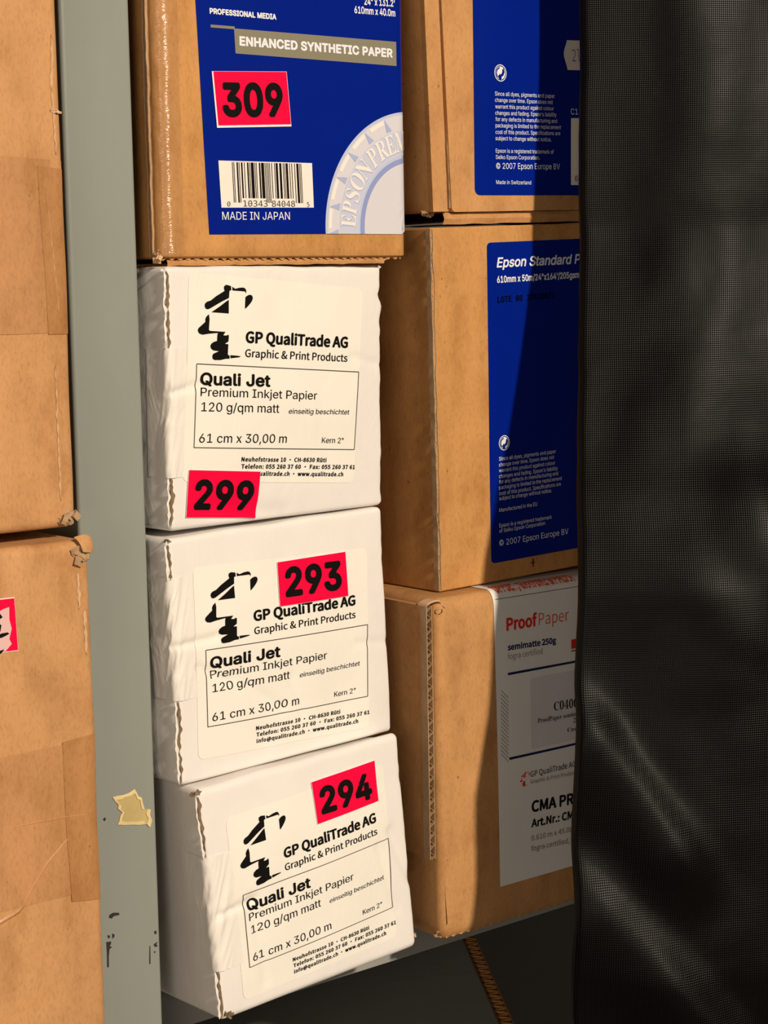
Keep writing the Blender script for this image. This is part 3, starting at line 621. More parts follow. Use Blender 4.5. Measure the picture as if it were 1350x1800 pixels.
ragged(L2, 'torn_liner', q[13][1], q[12][1] - .006, 0.2955, 0.0012, LINER, 12, ufun=lambda v: 0.2950 + 0.0008 * noise.noise(Vector((v * 70, 1, 1))))
ragged(L2, 'torn_liner', q[14][1] + .002, q[13][1], 0.2975, 0.0011, LINER, 15)
ragged(L2, 'torn_liner', 0.006, 0.05, 0.2975, 0.0014, LINER, 18)
crumple('crushed_corner', (0.2965, 0.0012, 0.2605), 0.0045, L2, RAW, 14, 21, (1, .4, 1))
fl = L2.sheet('torn_flap', [(0.2945, 0.2675), (0.3055, 0.2672), (0.3045, 0.2600), (0.2965, 0.2618)], 0.0022, KRAFT_L, n=(6, 6), wob=lambda a, t: 0.0012 * math.sin(a * 3) * (1 - t))
st = L2.sheet('number_sticker', D_stkL, 0.0004, STK_W, n=(10, 8))
def inset(Q, k): 
    c = [sum(p[i] for p in Q) / 4 for i in (0, 1)]; return [(c[0] + (p[0] - c[0]) * k[0], c[1] + (p[1] - c[1]) * k[1]) for p in Q]
L2.sheet('pink_print', inset(D_stkL, (0.985, 0.965)), 0.0006, PINK, st, n=(10, 8))
tr = D_stkL[1]; br_ = D_stkL[2]
def SP(a, b): # position on the worn sticker, a leftwards from its right edge and b down, in mm
    return (tr[0] + (br_[0] - tr[0]) * b / 21.5 - a / 1000, tr[1] - b / 1000 - 0.0001 * a)
L2.poly('worn_patch', [[SP(9.5, 4.5), SP(5.0, 3.2), SP(2.6, 3.0), SP(2.9, 7.5), SP(2.2, 11), SP(3.4, 14.5), SP(2.6, 16.5), SP(5.2, 18.5), SP(9.5, 17.5)]], 0.0008, mat('worn_sticker_paper', (0.72, 0.46, 0.44), 0.7), st)
L2.poly('number', [[SP(10, 4.0), SP(6.6, 4.4), SP(5.6, 6.0), SP(6.6, 6.4), SP(8, 5.4), SP(10, 5.2)], [SP(7.2, 7.8), SP(6.3, 8.8), SP(6.9, 10.9), SP(8.5, 12.2), SP(8.0, 10.5)],
                   [SP(10, 12.4), SP(6.5, 11.7), SP(4.0, 11.9), SP(3.4, 12.6), SP(6.0, 13.2), SP(10, 13.3)], [SP(10, 18.0), SP(5.8, 17.6), SP(7.0, 18.8), SP(10, 19.2)]], 0.0010, KINK, st)

# ------------------------------------------------------------------ helpers for printed labels
def number_sticker(c, quad, num, off=0.00065, border=(0.985, 0.975), shift=(0, 0)):
    s = c.sheet('number_sticker', quad, off, STK_W, n=(14, 10))
    Q = [(p[0] + shift[0], p[1] + shift[1]) for p in inset(quad, border)]
    c.sheet('pink_print', Q, off + 0.00012, PINK, s, n=(14, 10))
    c.text('number', num, off + 0.00028, KINK, s)
    return s
def ext(Q, top):
    tl, tr_, br2, bl = [Vector(p) for p in Q]
    a = bl + (tl - bl) * ((top - bl.y) / (tl.y - bl.y)); b = br2 + (tr_ - br2) * ((top - br2.y) / (tr_.y - br2.y))
    return [tuple(a), tuple(b), tuple(br2), tuple(bl)]
def green_dot(c, D, off, parent):
    """ring with two arrows chasing each other"""
    o = Vector(D[0]); rx = (Vector(D[1]) - o).length; ry = (Vector(D[2]) - o).length
    R = (rx + ry) / 2
    def P(x, y): return (o.x + R * x, o.y + R * y)
    ring = []; n = 40
    rows = [[c.F(*P(r * math.cos(6.2832 * i / n), r * math.sin(6.2832 * i / n)), off) for i in range(n + 1)] for r in (0.90, 1.0)]
    m2 = MB(); m2.grid(rows); m2.grid([[c.F(*P(r * math.cos(6.2832 * i / n), r * math.sin(6.2832 * i / n)), off) for i in range(n + 1)] for r in (0.001, 0.78)])
    em = m2.build('recycling_emblem', WINK, parent)
    c.poly('emblem_arrow', [[P(x, y) for x, y in [(0.52, 0.58), (0.66, 0.10), (0.44, -0.32), (0.14, -0.46), (0.16, -0.66), (-0.12, -0.90), (-0.46, -0.44), (-0.08, -0.02), (-0.10, -0.22), (0.12, -0.12), (0.28, 0.10), (0.30, 0.38)]],
           [P(x, y) for x, y in [(-0.42, -0.55), (-0.62, 0.0), (-0.46, 0.36), (-0.14, 0.52), (-0.12, 0.74), (-0.30, 0.66), (-0.66, 0.40), (-0.76, -0.05), (-0.66, -0.40)]]], off + 0.0001, BLUE, parent)
    return em

# ------------------------------------------------------------------ kraft roll box with the blue label, top of the white stack
def bul309(x, y, z):
    k = math.exp(-max(0, y) / 0.08)
    return Vector((0, -0.0006 * k * math.sin(max(0, min(1, x / .13)) * 3.14) - 0.0002 * k * noise.noise(Vector((x * 30, z * 30, 2))), 0))
K = Carton('roll_carton', 'brown carton with blue label, barcode and pink sticker 309, above the white cartons', BX_K309, h=0.16, rv=0.0055, rh=0.0012, bulge=bul309, body=KRAFT, res=(44, 44))
K.sheet('clear_tape', [(-0.0045, 0.1595), (0.0095, 0.1595), (0.0100, 0.0015), (-0.0045, 0.0015)], 0.00012, GLOSS, n=(30, 60), wob=lambda a, t: 0.00016 * noise.noise(Vector((a * 5, t * 25, 0))))
corrugated('corrugated_edge', (-0.0009, 0.0060, 0.001), (-0.0009, 0.0060, 0.159), (0, 1, 0), 0.0024, (-1, 0, 0), 0.004, RAW, K.o, wl=0.006, jit=0.0006)
zigzag_edge(K, 'fluted_edge', 0.004, 0.129, 0.0, 0.0011, 0.0042, 0.0003, KRAFT, 2)
mb = MB(); rows = []
for yy, zz in ((0.0022, -0.0005), (0.0016, -0.0016), (0.0018, -0.0027), (0.05, -0.0027)):
    rows.append([(x - (0.004 if x > 0.115 else 0) * (zz < -.001), yy, zz + 0.0004 * noise.noise(Vector((x * 200, zz * 900, 0)))) for x in np.linspace(0.003, 0.1205, 40)])
mb.grid(list(reversed(rows))); mb.build('bottom_flap', KRAFT_P, K.o)
crumple('crushed_corner', (0.0000, 0.003, 0.0012), 0.0032, K, LINER, 7, 33, (.9, .8, .7))
crumple('crushed_corner', (0.1165, 0.003, -0.0014), 0.0028, K, LINER, 5, 35, (1, .6, .5))
lab = K.sheet('label', ext(D_L309, 0.150), 0.00028, BLUE, n=(110, 40))
K.poly('banner', [D_rule309], 0.0004, OLIVE, lab)
bn = K.sheet('banner', D_ban309, 0.0004, OLIVE, lab, n=(20, 4))
K.text('lettering', D_T309b, 0.00052, WINK, lab)
K.text('lettering', D_T309, 0.00042, WINK, lab)
K.text('lettering', D_T309j, 0.00042, WINK, lab)
# seal in the lower right of the blue label
def circ(P):
    A = np.array([[p[0], p[1], 1] for p in P]); b = np.array([-(p[0] ** 2 + p[1] ** 2) for p in P])
    a, bb, c = np.linalg.lstsq(A, b, rcond=None)[0]; return -a / 2, -bb / 2, math.sqrt(a * a / 4 + bb * bb / 4 - c)
cx_, cy_, Ro = circ(D_seal_out)
UM, VM = D_L309[1][0] - 0.0004, (D_L309[2][1] + D_L309[3][1]) / 2 + 0.0001
def rad(P): return sum(math.hypot(p[0] - cx_, p[1] - cy_) for p in P) / len(P)
R1, R2 = rad(D_seal_in), rad(D_seal_in2)
def clampq(u, v): return (min(u, UM), max(v, VM))
def ringm(name, ra, rb, off, m, a0=80, a1=200, n=60):
    rows = [[K.F(*clampq(cx_ + r * math.cos(math.radians(a)), cy_ + r * math.sin(math.radians(a))), off) for a in np.linspace(a0, a1, n + 1)] for r in np.linspace(rb, ra, max(2, int(abs(rb - ra) / .004) + 2))]
    b = MB(); b.grid(rows); return b.build(name, m, lab)
ringm('seal_ring', R2 - 0.0002, Ro, 0.00036, SEAL_1)
ringm('seal_ring', R2 + 0.001, Ro - 0.0012, 0.00042, SEAL_2)
ringm('seal_ring', R2 + (Ro - R2) * 0.05, Ro - (Ro - R2) * 0.40, 0.00047, mat('seal_band_ink', (0.56, 0.58, 0.72), 0.4))
ringm('seal_ring', R1, R2, 0.00047, SEAL_3)
ringm('seal_disc', 0.0, R1, 0.00047, SEAL_2)
shadow_items, items = [], []
for ch, c in zip('EPSONPREM', D_seal_let):
    n_ = Vector((c[0] - cx_, c[1] - cy_)).normalized(); d_ = Vector((n_.y, -n_.x)); cap = (Ro - R2) * 0.42
    wl_ = cap * {'E': .72, 'P': .68, 'S': .6, 'O': .95, 'N': .95, 'R': .85, 'M': 1.1}[ch] * 0.86
    C2 = Vector((cx_, cy_)) + n_ * (R2 + (Ro - R2) * 0.36)
    p0 = C2 - d_ * wl_ / 2 - n_ * cap / 2; p1 = C2 + d_ * wl_ / 2 - n_ * cap / 2
    if p1.x < UM + 0.001:
        items.append((ch, min(p0.x, UM), p0.y, min(p1.x, UM + .0002), p1.y, cap, 'serb')); shadow_items.append((ch, p0.x + .00035, p0.y - .0003, min(p1.x, UM) + .0002, p1.y - .0003, cap, 'serb'))
K.text('lettering', shadow_items, 0.00054, SEAL_5, lab); K.text('lettering', items, 0.00062, SEAL_4, lab)
teeth, cr = [], []
angs = []
for c in D_seal_teeth:
    angs.append(math.degrees(math.atan2(c[1] - cy_, c[0] - cx_)) % 360)
def PR(r, a): return clampq(cx_ + r * math.cos(math.radians(a)), cy_ + r * math.sin(math.radians(a)))
for a in angs:
    teeth.append([PR(Ro - .0014, a + 2.5), PR(Ro - (Ro - R2) * .36, a - 1.0), PR(Ro - (Ro - R2) * .36, a + 3.2)])
st_ = sorted(angs)
for a, b in zip(st_, st_[1:] + [st_[-1] + 17]):
    cr.append([PR(Ro - .0016, a + 3.2 + (b - a - 4.4) * k / 6) for k in range(7)] + [PR(Ro - .0034, a + 3.6 + (b - a - 5.0) * (6 - k) / 6) for k in range(7)])
K.poly('seal_tooth', [t for t in teeth if len(set(t)) > 2], 0.00054, SEAL_5, lab); K.poly('seal_strip', [c for c in cr if len(set(c)) > 10], 0.00052, SEAL_4, lab)
bc = K.sheet('barcode', D_bar309, 0.00045, mat('barcode_paper', (0.84, 0.77, 0.70), 0.5), n=(8, 5))
def upc(code):
    Lc = ['0001101', '0011001', '0010011', '0111101', '0100011', '0110001', '0101111', '0111011', '0110111', '0001011']
    s = '101' + ''.join(Lc[int(d)] for d in code[:6]) + '01010' + ''.join(''.join('1' if x == '0' else '0' for x in Lc[int(d)]) for d in code[6:]) + '101'
    return s
code = upc('010343840485'); tl, tr_, br2, bl = [Vector(p) for p in D_bars]; polys = []; i = 0
while i < 95:
    if code[i] == '1':
        j = i
        while j < 95 and code[j] == '1': j += 1
        long = i < 10 or i > 84 or 44 <= i <= 50
        a, b = (i + .0) / 95, (j - .12) / 95; k = 1.0 if long else 0.89
        T = lambda x, y: tuple((tl.lerp(tr_, x)).lerp(bl.lerp(br2, x), y))
        polys.append([T(a, k), T(b, k), T(b, 0), T(a, 0)]); i = j
    else: i += 1
K.poly('bars', polys, 0.0006, KINK, bc)
K.text('digits', D_bdig, 0.0006, mat('brown_black_ink', (0.05, 0.035, 0.03), 0.6), bc)
number_sticker(K, D_stk309, D_N309, border=(0.975, 0.955), shift=(0.0002, 0.0004))

# ------------------------------------------------------------------ the three white cartons
def wbul(seed, w, h, creases, jag):
    def f(x, y, z):
        k = math.exp(-max(0, y) / 0.05); xx = max(0, min(1, x / w)); zz = max(0, min(1, z / h))
        dy = -0.0016 * k * math.sin(xx * 3.14) * math.sin(zz * 3.14) - 0.00055 * k * noise.noise(Vector((x * 38, z * 38, seed)))
        for (a, b, amp, sg) in creases:
            ax, az = a; bx, bz = b; L2_ = (bx - ax) ** 2 + (bz - az) ** 2
            t = max(0, min(1, ((x - ax) * (bx - ax) + (z - az) * (bz - az)) / L2_))
            d2 = (x - ax - t * (bx - ax)) ** 2 + (z - az - t * (bz - az)) ** 2
            dy += amp * k * math.exp(-d2 / (sg * sg))
        dx = 0.0
        ke = math.exp(-max(0, y) / 0.004); er = math.exp(-((w - x) / 0.004) ** 2) * ke; el = math.exp(-(x / 0.004) ** 2) * ke
        dx += er * jag * (0.3 + 0.7 * smooth01((z - 0.070) / 0.008) * smooth01((0.098 - z) / 0.006)) * (0.0016 * noise.noise(Vector((z * 55, seed, 1))) + 0.0011 * noise.noise(Vector((z * 190, seed, 4))))
        dx += -0.0006 * (1 if x < .01 else 0) * k * noise.noise(Vector((y * 30, z * 26, seed + 20))) * (1 - ke) + el * (0.0011 * noise.noise(Vector((z * 50, seed, 6))) + 0.0006 * noise.noise(Vector((z * 180, seed, 8))))
        dz = math.exp(-((h - z) / 0.006) ** 2) * k * 0.0007 * noise.noise(Vector((x * 45, seed, 11)))
        return Vector((dx, dy, dz))
    return f
W9 = Carton('white_carton', 'white carton with pink sticker 299 at its lower left corner', BX_B299, rv=0.0022, rh=0.0022, body=WHITE_B, res=(66, 60), group='white paper roll cartons',
            bulge=wbul(1, .1185, .105, [((.10, .066), (.1185, .062), .0006, .0016), ((.02, .008), (.06, .002), .001, .004), ((.0, .055), (.014, .058), .0008, .0015)], 1.7))
W3_ = Carton('white_carton', 'white carton with pink sticker 293 beside its black logo', BX_B293, rv=0.0022, rh=0.0022, body=WHITE_B, res=(66, 60), group='white paper roll cartons',
            bulge=wbul(2, .1194, .1009, [((.0, .057), (.022, .058), .0010, .0016), ((.012, .047), (.026, .039), .0009, .0016), ((.03, .040), (.055, .022), .0007, .0025), ((.10, .043), (.119, .041), .0005, .0016), ((.06, .035), (.066, .018), .0005, .002)], 0.4))
W4 = Carton('white_carton', 'tilted white carton with pink sticker 294, lowest of the white stack', BX_B294, zfade=0.018, rv=0.0025, rh=0.0030, body=WHITE_B, res=(66, 60), group='white paper roll cartons',
            bulge=wbul(3, .1079, .0973, [((.004, .044), (.022, .046), .0010, .0016), ((.098, .055), (.1079, .03), .0012, .0022), ((.02, .047), (.024, .01), .0005, .002), ((.09, .05), (.098, .02), .0006, .002)], 0.5))
def white_label(c, aff):
    def ap(p): return tuple(p) if aff is None else (aff[0][0] * p[0] + aff[0][1] * p[1] + aff[0][2], aff[1][0] * p[0] + aff[1][1] * p[1] + aff[1][2])
    lb = c.sheet('label', [ap(p) for p in D_Wlab], 0.0002, LABEL_W, n=(60, 60), r=0.0028)
    o = 0.00046
    c.poly('logo', [[ap(p) for p in P] for P in D_logo], o, KINK, lb)
    Q = [Vector(ap(p)) for p in D_Wfr]; t_ = 0.00032; polys = []
    for i in range(4):
        a, b = Q[i], Q[(i + 1) % 4]; d = (b - a).normalized(); nn = Vector((-d.y, d.x)) * t_ / 2; m_ = 30
        for k in range(m_):
            p, q = a.lerp(b, k / m_), a.lerp(b, (k + 1) / m_); polys.append([tuple(p - nn), tuple(q - nn), tuple(q + nn), tuple(p + nn)])
    c.poly('frame_line', polys, o, mat('thin_line_ink', (0.05, 0.04, 0.03), 0.6), lb)
    for nm, D in (('company_name', D_WT1), ('company_line', D_WT2), ('product_name', D_WT3), ('product_details', D_WT4), ('address', D_WT5)):
        c.text(nm, D, o, KINK, lb, aff)
    return lb
white_label(W9, None); white_label(W3_, D_A293); white_label(W4, D_A294)
number_sticker(W9, D_stk299, D_N299, border=(0.992, 0.985)); number_sticker(W3_, D_stk293, D_N293, border=(0.992, 0.985)); number_sticker(W4, D_stk294, D_N294, border=(0.992, 0.985))
def wtape(c, v0, v1, u1, seed, amp):
    def wob(a, t):
        e = math.exp(-((a - 0.62) / 0.20) ** 2)         # wrinkled over the corner, flat on both faces
        q = noise.noise(Vector((a * 7 + t * 4.5, (t * 5 + a * 2) * 0.35, seed)))
        return amp * (0.00075 * e * (1 - abs(q) * 2.2 if abs(q) < 0.45 else 0.0) + 0.0001 * e)
    return c.sheet('paper_tape', [(-0.014, v1), (u1, v1), (u1, v0), (-0.014, v0)], 0.00012, WHITE_T, n=(50, 70), wob=wob)
def wtear(c, v0, v1, seed, u=0.0004, wd_=0.0015):
    o = ragged(c, 'torn_edge', v0, v1, u, wd_, TORN_B, seed, n=70, off=0.0004, jit=0.75, ufun=lambda v: u + 0.0007 * noise.noise(Vector((v * 90, seed, 0))))
    ragged(c, 'curled_liner', v0, v1, u - 0.0013, 0.0012, WHITE_T, seed + 40, n=60, off=0.0009, jit=0.9)
    return o
wtape(W9, 0.0215, 0.0730, 0.0090, 1, 0.9); wtape(W3_, 0.0350, 0.0850, 0.0105, 2, 1.0); wtape(W4, 0.0212, 0.0690, 0.0150, 3, 1.2)
wtear(W9, 0.0725, 0.1035, 1); wtear(W9, 0.0020, 0.0220, 2); wtear(W3_, 0.084, 0.0985, 3); wtear(W3_, 0.001, 0.0352, 4, wd_=0.0014); wtear(W4, 0.0685, 0.0945, 5, wd_=0.0015); wtear(W4, 0.001, 0.0215, 6, wd_=0.0013)
crumple('crushed_corner', (0.0, 0.002, 0.1032), 0.0022, W9, WHITE_T, 6, 51, (1, .7, .6)); crumple('crushed_corner', (0.1172, 0.002, 0.1035), 0.0014, W9, WHITE_T, 5, 52)
crumple('crushed_corner', (0.1175, 0.003, 0.0985), 0.0014, W3_, WHITE_T, 6, 53, (.7, .7, 1)); crumple('crushed_corner', (0.0005, 0.001, 0.0995), 0.002, W3_, TORN_B, 5, 54)
crumple('crushed_corner', (-0.0015, 0.001, 0.0965), 0.0024, W4, TORN_B, 6, 55, (1.2, .8, .5)); crumple('crushed_corner', (0.0035, -0.002, 0.0012), 0.0028, W4, TORN_B, 7, 56, (1, .6, .6)); crumple('crushed_corner', (0.1075, 0.0005, 0.0048), 0.0018, W4, LINER, 5, 57, (.8, .6, 1))

# ------------------------------------------------------------------ right column: three kraft roll boxes
A = Carton('roll_carton', 'brown carton with blue label and small print, topmost of the right column', BX_A, w=0.142, h=0.150, rv=0.0012, rh=0.0010, body=KRAFT_P, res=(20, 30))
us = 0.0094
def slab(c, name, u0, u1, v0, v1, th, m, off=0.0, rr=0.0, slant=0.0):
    """a flap of board standing th proud of the front face, its lower left corner rounded by rr"""
    out = []
    if rr > 0: out += [(u0 + rr - rr * math.sin(a), v0 + rr - rr * math.cos(a)) for a in np.linspace(0, math.pi / 2, 8)]
    else: out += [(u0, v0)]
    out += [(u0 + slant, v1), (u1, v1), (u1, v0)]
    f_ = [c.T @ Vector((u, 0, v)) + Vector((0, -off - th, 0)) for u, v in out]; b_ = [c.T @ Vector((u, 0, v)) + Vector((0, -off + 0.0006, 0)) for u, v in out]; n = len(out)
    mb = MB(); mb.add(f_ + b_, [tuple(range(n))[::-1]] + [(i, (i + 1) % n, n + (i + 1) % n, n + i) for i in range(n)])
    return mb.build(name, m, c.o)
A_tl = slab(A, 'front_flap', us + 0.0015, 0.142, 0.0, 0.150, 0.0022, KRAFT_P, rr=0.0022, slant=-0.0016)
slab(A, 'side_flap', 0.0, us - 0.0008, 0.0003, 0.150, 0.0020, KRAFT_P, slant=0)
corrugated('corrugated_edge', (us + 0.0007, -0.0015, 0.002), (us - 0.0008, -0.0015 + .003, 0.150), (1, 0, 0), 0.0007, (0, -1, 0), 0.002, RAW, A.o, wl=0.012, jit=0.0004, liner=0.0003)
mb = MB(); rows = []
for yy, zz in ((0.0006, -0.0002), (-0.0004, -0.0018), (-0.0008, -0.0030), (0.0002, -0.0054), (0.05, -0.0054)):
    rows.append([Vector((x, yy + 0.0006 * noise.noise(Vector((x * 70, zz * 700, 1))), zz - 0.018 * x * 0 + 0.0203 * x + 0.0004 * noise.noise(Vector((x * 90, 0, zz * 300))))) for x in np.linspace(0.0075, 0.141, 50)])
mb.grid(list(reversed(rows))); mb.build('bottom_flap', KRAFT_P, A.o)
crumple('crushed_corner', (0.002, 0.004, -0.003), 0.0036, A, RAW, 8, 61, (1.2, .8, .6))
off0 = 0.0024
LA_ = ext(D_LA, 0.142); LA_ = [LA_[0], (0.1405, LA_[1][1]), (0.1405, LA_[2][1]), LA_[3]]
la = A.sheet('label', LA_, off0, BLUE, n=(20, 30), r=0.003)
A.text('lettering', D_TA, off0 + .00014, WINK, la); green_dot(A, D_dotA, off0 + .00014, la)
tg = A.poly('price_tag', [D_tagA], off0 + .0003, mat('price_tag_paper', (0.70, 0.66, 0.64), 0.6)); A.text('handwriting', D_tagT, off0 + .00045, mat('pencil_grey', (0.22, 0.20, 0.20), 0.7), tg)
bc2 = A.sheet('barcode', D_barA, off0 + .0003, mat('barcode_paper', (0.84, 0.77, 0.70), 0.5), n=(3, 6))
tl, tr_, br2, bl = [Vector(p) for p in D_barA2]; polys = []
for k in range(9):
    a = k / 9; b = a + (0.06 if k % 3 else 0.09); polys.append([tuple(bl.lerp(br2, a)), tuple(bl.lerp(br2, b)), tuple(tl.lerp(tr_, b)), tuple(tl.lerp(tr_, a))])
A.poly('bars', polys, off0 + .00045, KINK, bc2); A.text('digits', D_barA0, off0 + .00045, KINK, bc2)

B = Carton('roll_carton', 'brown carton with tall blue label, middle of the right column', BX_B, w=0.142, rv=0.0010, rh=0.0010, body=KRAFT, res=(24, 40),
           bulge=lambda x, y, z: Vector((0.0005 * noise.noise(Vector((z * 22, 5, y * 8))) * math.exp(-x / .02), -0.0005 * math.exp(-y / .1) * noise.noise(Vector((x * 12, z * 12, 5))), 0)))
corrugated('corrugated_edge', (-0.0007, 0.0001, 0.001), (-0.0007, 0.0001, 0.1635), (1, 0, 0), 0.0019, (0, -1, 0), 0.003, RAW, B.o, wl=0.0065, jit=0.0007)
# the strip follows the tilted front: nudge it onto the face
e_ = bpy.data.objects[[o.name for o in B.o.children if o.name.startswith('corrugated_edge')][0]]
for v in e_.data.vertices: v.co = B.T @ Vector((v.co.x, 0, v.co.z)) + Vector((0, v.co.y - 0.0006, 0))
LB_ = [D_LB[0], (0.1405, D_LB[0][1] + .0005), (0.1405, D_LB[3][1]), D_LB[3]]
lb = B.sheet('label', LB_, 0.0002, BLUE, n=(20, 30), r=0.002)
B.text('lettering', D_TB, 0.00034, WINK, lb); B.text('stamp', D_lotB, 0.00034, LOTK, lb); green_dot(B, D_dotB, 0.00034, lb)
mk = D_markB[0]; B.poly('register_mark', [[(mk[0] - .0004, mk[1] - .002), (mk[0] + .0004, mk[1] - .002), (mk[0] + .0004, mk[1] + .002), (mk[0] - .0004, mk[1] + .002)], [(mk[0] - .0016, mk[1] - .0003), (mk[0] + .0012, mk[1] - .0003), (mk[0] + .0012, mk[1] + .0003), (mk[0] - .0016, mk[1] + .0003)]], 0.0003, mat('dark_red_ink', (0.12, 0.02, 0.005), 0.6))

Cc = Carton('roll_carton', 'brown carton with white label in red and navy print, lowest of the right column', BX_C, w=0.142, h=0.1578, rv=0.0045, rh=0.0070, body=KRAFT_P, res=(30, 40),
           bulge=lambda x, y, z: Vector((0, -0.0008 * math.exp(-y / .1) * math.sin(max(0, min(1, x / .142)) * 3.14) * math.sin(max(0, min(1, z / .159)) * 3.14), 0)))
vb = 0.0388
# side flap standing off the left side, its corrugated cut edge facing forward
mb = MB(); P = [(0.0068, 0.155), (0.25, 0.157), (0.25, vb + 0.02), (0.0068, vb)]
f_ = [Vector((-0.00395, y, z)) for y, z in P]; b_ = [Vector((-0.0008, y, z)) for y, z in P]
mb.add(f_ + b_, [(0, 1, 2, 3), (7, 6, 5, 4)] + [(i, 4 + i, 4 + (i + 1) % 4, (i + 1) % 4) for i in range(4)]); sf = mb.build('side_flap', KRAFT_P, Cc.o)
corrugated('corrugated_edge', (-0.0041, 0.0034, vb), (-0.0041, 0.0034, 0.155), (1, 0, 0), 0.0034, (0, -1, 0), 0.0042, RAW, sf, wl=0.0052, jit=0.00012)
# hooked slot at the flap's top
mb = MB(); path = [(-0.0043 + 0.0045 * (1 - math.cos(a)) * .9, 0.0030 - 0.002 * math.sin(a), 0.1553 + 0.0022 * math.sin(a)) for a in np.linspace(0, 3.0, 10)] + [(0.0052, 0.0005, 0.1538)]
mb.strip(path, (0, 0, 1), 0.0007, (0, 1, 0), 0.006); mb.build('slot_rim', LINER, sf)
Cc.poly('slot', [[(-0.0012, 0.1512), (0.0020, 0.1508), (0.0036, 0.1518), (0.0038, 0.1532), (0.0018, 0.1536), (-0.0004, 0.1540), (-0.0016, 0.1530)]], 0.00015, DARKC, sf)  # flat dark patch on the surface, painting the shade inside the slot
zigzag_edge(Cc, 'fluted_edge', 0.002, 0.141, 0.0, 0.0012, 0.0046, 0.0002, KRAFT_P, 7)
Cc.poly('slit', [[(D_slitC[0][0], D_slitC[0][1]), (D_slitC[1][0] - .0003, D_slitC[1][1]), (D_slitC[1][0] + .0003, D_slitC[1][1] + .001), (D_slitC[0][0] + .0003, D_slitC[0][1] - .008)]], 0.00012, DARKC)
crumple('crushed_corner', (-0.0004, 0.004, 0.0012), 0.0034, Cc, RAW, 7, 71, (1, .8, .6))
Q = D_LC; TOPX = 0.020
lc = Cc.sheet('label', [(Q[0][0] - .0007, 0.1578 + TOPX), (0.1405, 0.1578 + TOPX), (0.1405, Q[3][1] + .0004), (Q[3][0], Q[3][1])], 0.0003, PROOF, n=(24, 90))
o = 0.0005
for D, m_ in ((D_TCr, RED), (D_TCr2, RED_T), (D_TCn, NAVY), (D_TCg, GREYK), (D_TCk, KINK)): Cc.text('lettering', D, o, m_, lc)
it = D_TCo[0]; Cc.text('lettering', [(it[0], it[1], 0.1578 + 0.0008, it[3], 0.1578 + 0.0008, 0.0075, it[6])], o, RED_T, lc)
def line(D, n=12):
    a, b, c, d = [Vector(p) for p in D]; return [[tuple(a.lerp(b, k / n)), tuple(d.lerp(c, k / n)), tuple(d.lerp(c, (k + 1) / n)), tuple(a.lerp(b, (k + 1) / n))] for k in range(n)]
def cap_v(D): return [(p[0], min(p[1], 0.1588)) for p in D]
Cc.poly('ruled_line', line(D_lineC0), o, mat('thin_line_ink', (0.05, 0.04, 0.03), 0.6), lc)
Cc.poly('ruled_line', line(D_lineC1), o, NAVY, lc); Cc.poly('ruled_line', line(D_lineC2), o, NAVY, lc)
sb = Cc.sheet('sub_label', D_subC, 0.00045, SUBST, lc, n=(10, 10), r=0.002); Cc.text('lettering', D_TCs, 0.0006, KINK, lc)
hp = []
for a, b in D_hatC:
    a, b = Vector(a), Vector(b); n_ = Vector((-(b - a).y, (b - a).x)).normalized() * 0.00012; hp.append([tuple(a - n_), tuple(b - n_), tuple(b + n_), tuple(a + n_)])
Cc.poly('hatching', hp, o, GREYK, lc)
Cc.poly('emblem', [D_redC], o, RED, lc); Cc.poly('emblem', [D_redC2], o, GREYK, lc)
lp = np.array([p for P in D_logo for p in P]); mn, mx = lp.min(0), lp.max(0); tl, tr_, br2, bl = [Vector(p) for p in D_logoC]
def lm(p):
    a = (p[0] - mn[0]) / (mx[0] - mn[0]); b = (mx[1] - p[1]) / (mx[1] - mn[1]); return tuple((tl.lerp(tr_, a)).lerp(bl.lerp(br2, a), b))
Cc.poly('logo', [[lm(p) for p in P] for P in D_logo], o, RED, lc)

# ------------------------------------------------------------------ black nylon cover hanging at the right
NU, NV = 190, 260; Wc = 0.74; z_lo, z_hi = -0.66, 0.33
zk = [-0.66, -0.36, -0.30, -0.216, -0.136, -0.095, -0.055, -0.03, 0.02, 0.12, 0.33]
yk = [0.560, 0.562, 0.560, 0.566, 0.573, 0.581, 0.593, 0.600, 0.609, 0.616, 0.620]
xk = [0.6372, 0.6360, 0.6334, 0.6350, 0.6388, 0.6395, 0.6401, 0.6406, 0.6412, 0.6424, 0.6430]   # edge abscissa if it hung at y = 0.62
def band(a, z, p, q, sg, amp, tail=4.0):
    """the cloth steps forward across the line p-q (towards lower left) and eases back beyond"""
    ax, az = p; bx, bz = q; L_ = math.hypot(bx - ax, bz - az); t = ((a - ax) * (bx - ax) + (z - az) * (bz - az)) / L_ ** 2
    e = smooth01((t + 0.30) / 0.45) * smooth01((1.45 - t) / 0.6)
    dd = ((a - ax) * (bz - az) - (z - az) * (bx - ax)) / L_ / sg       # positive on the lower left
    return amp * e * smooth01((dd + 1) / 2) * (1 - smooth01((dd - 1) / tail))
BETA = math.radians(33)
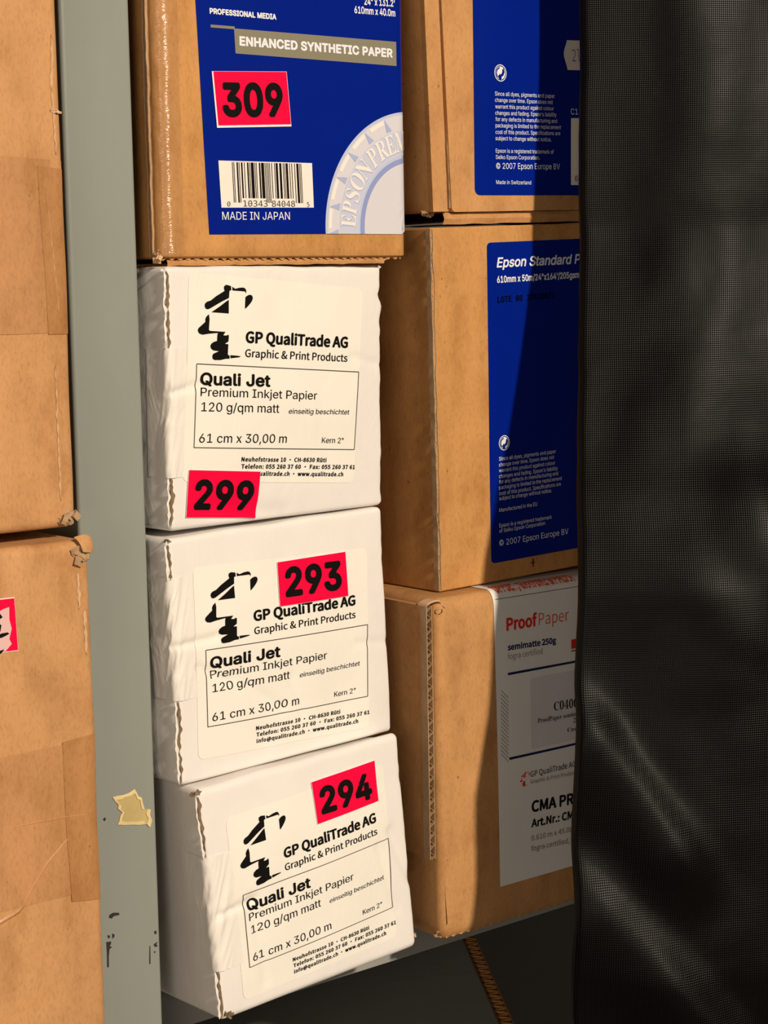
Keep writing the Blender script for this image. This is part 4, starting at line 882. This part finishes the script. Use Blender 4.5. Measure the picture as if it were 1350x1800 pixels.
def cloth(a, z, back=0.0):
    ye = float(np.interp(z, zk, yk)); xe = float(np.interp(z, zk, xk)) + (ye - 0.62) * 1.033
    d = Vector((math.cos(BETA), -math.sin(BETA), 0)); nn = Vector((-math.sin(BETA), -math.cos(BETA), 0))
    k = smooth01(a / 0.05)
    w = 0.008 * k * math.sin(a * 23 + 2.2 * z + 0.4) + 0.004 * k * noise.noise(Vector((a * 14, z * 7, 2))) + 0.0011 * noise.noise(Vector((a * 45, z * 30, 5)))
    w += band(a, z, (0.010, -0.185), (0.052, -0.245), 0.0085, 0.0085) + band(a, z, (0.012, -0.256), (0.075, -0.330), 0.0095, 0.0095)
    w += band(a, z, (0.020, -0.100), (0.080, -0.150), 0.012, 0.0045) + band(a, z, (0.075, -0.085), (0.16, -0.125), 0.016, 0.006)
    edge = 0.0035 * (1 - math.sqrt(max(0, 1 - (1 - min(1, a / 0.0035)) ** 2)))
    wave = 0.0010 * noise.noise(Vector((z * 22, 0.5, 3))) + 0.0006 * noise.noise(Vector((z * 60, 2.5, 3)))
    return Vector((xe + wave, ye, z + ZO)) + d * a + nn * (w - edge - back)
zs = np.linspace(z_lo, z_hi, NV + 1); As = sorted(set([0, .0004, .001, .0018, .0026, .0035] + list(np.linspace(0.006, Wc, NU))))
verts, faces, uvs = [], [], []
for z in zs:
    for a in As: verts.append(cloth(a, z)); uvs.append((a, z))
n = len(As)
for j in range(NV):
    for i in range(n - 1): faces.append((j * n + i, j * n + i + 1, (j + 1) * n + i + 1, (j + 1) * n + i))
cur = thing('nylon_cover', 'black woven nylon cover hanging in folds in front of the right column', 'cover', tuple(cloth(0, z_lo)))
iv = Vector(cur.location)
def cloth_mesh(name, V, Fc, U):
    o = mesh_obj(name, [v - iv for v in V], Fc, NYLON, cur, True); lay = o.data.uv_layers.new(name='weave')
    for l in o.data.loops: lay.data[l.index].uv = U[l.vertex_index]
    return o
cloth_mesh('fabric', verts, faces, uvs)
# turned-back hem behind the edge
V, Fc, U = [], [], []; hs = [0, .002, .006, .012, .018]
for z in zs:
    for h_ in hs: V.append(cloth(max(h_, 0), z, back=0.0012 if h_ > 0 else 0.0)); U.append((-h_, z))
for j in range(NV):
    for i in range(len(hs) - 1): Fc.append((j * 5 + i + 1, j * 5 + i, (j + 1) * 5 + i, (j + 1) * 5 + i + 1))
cloth_mesh('hem', V, Fc, U)
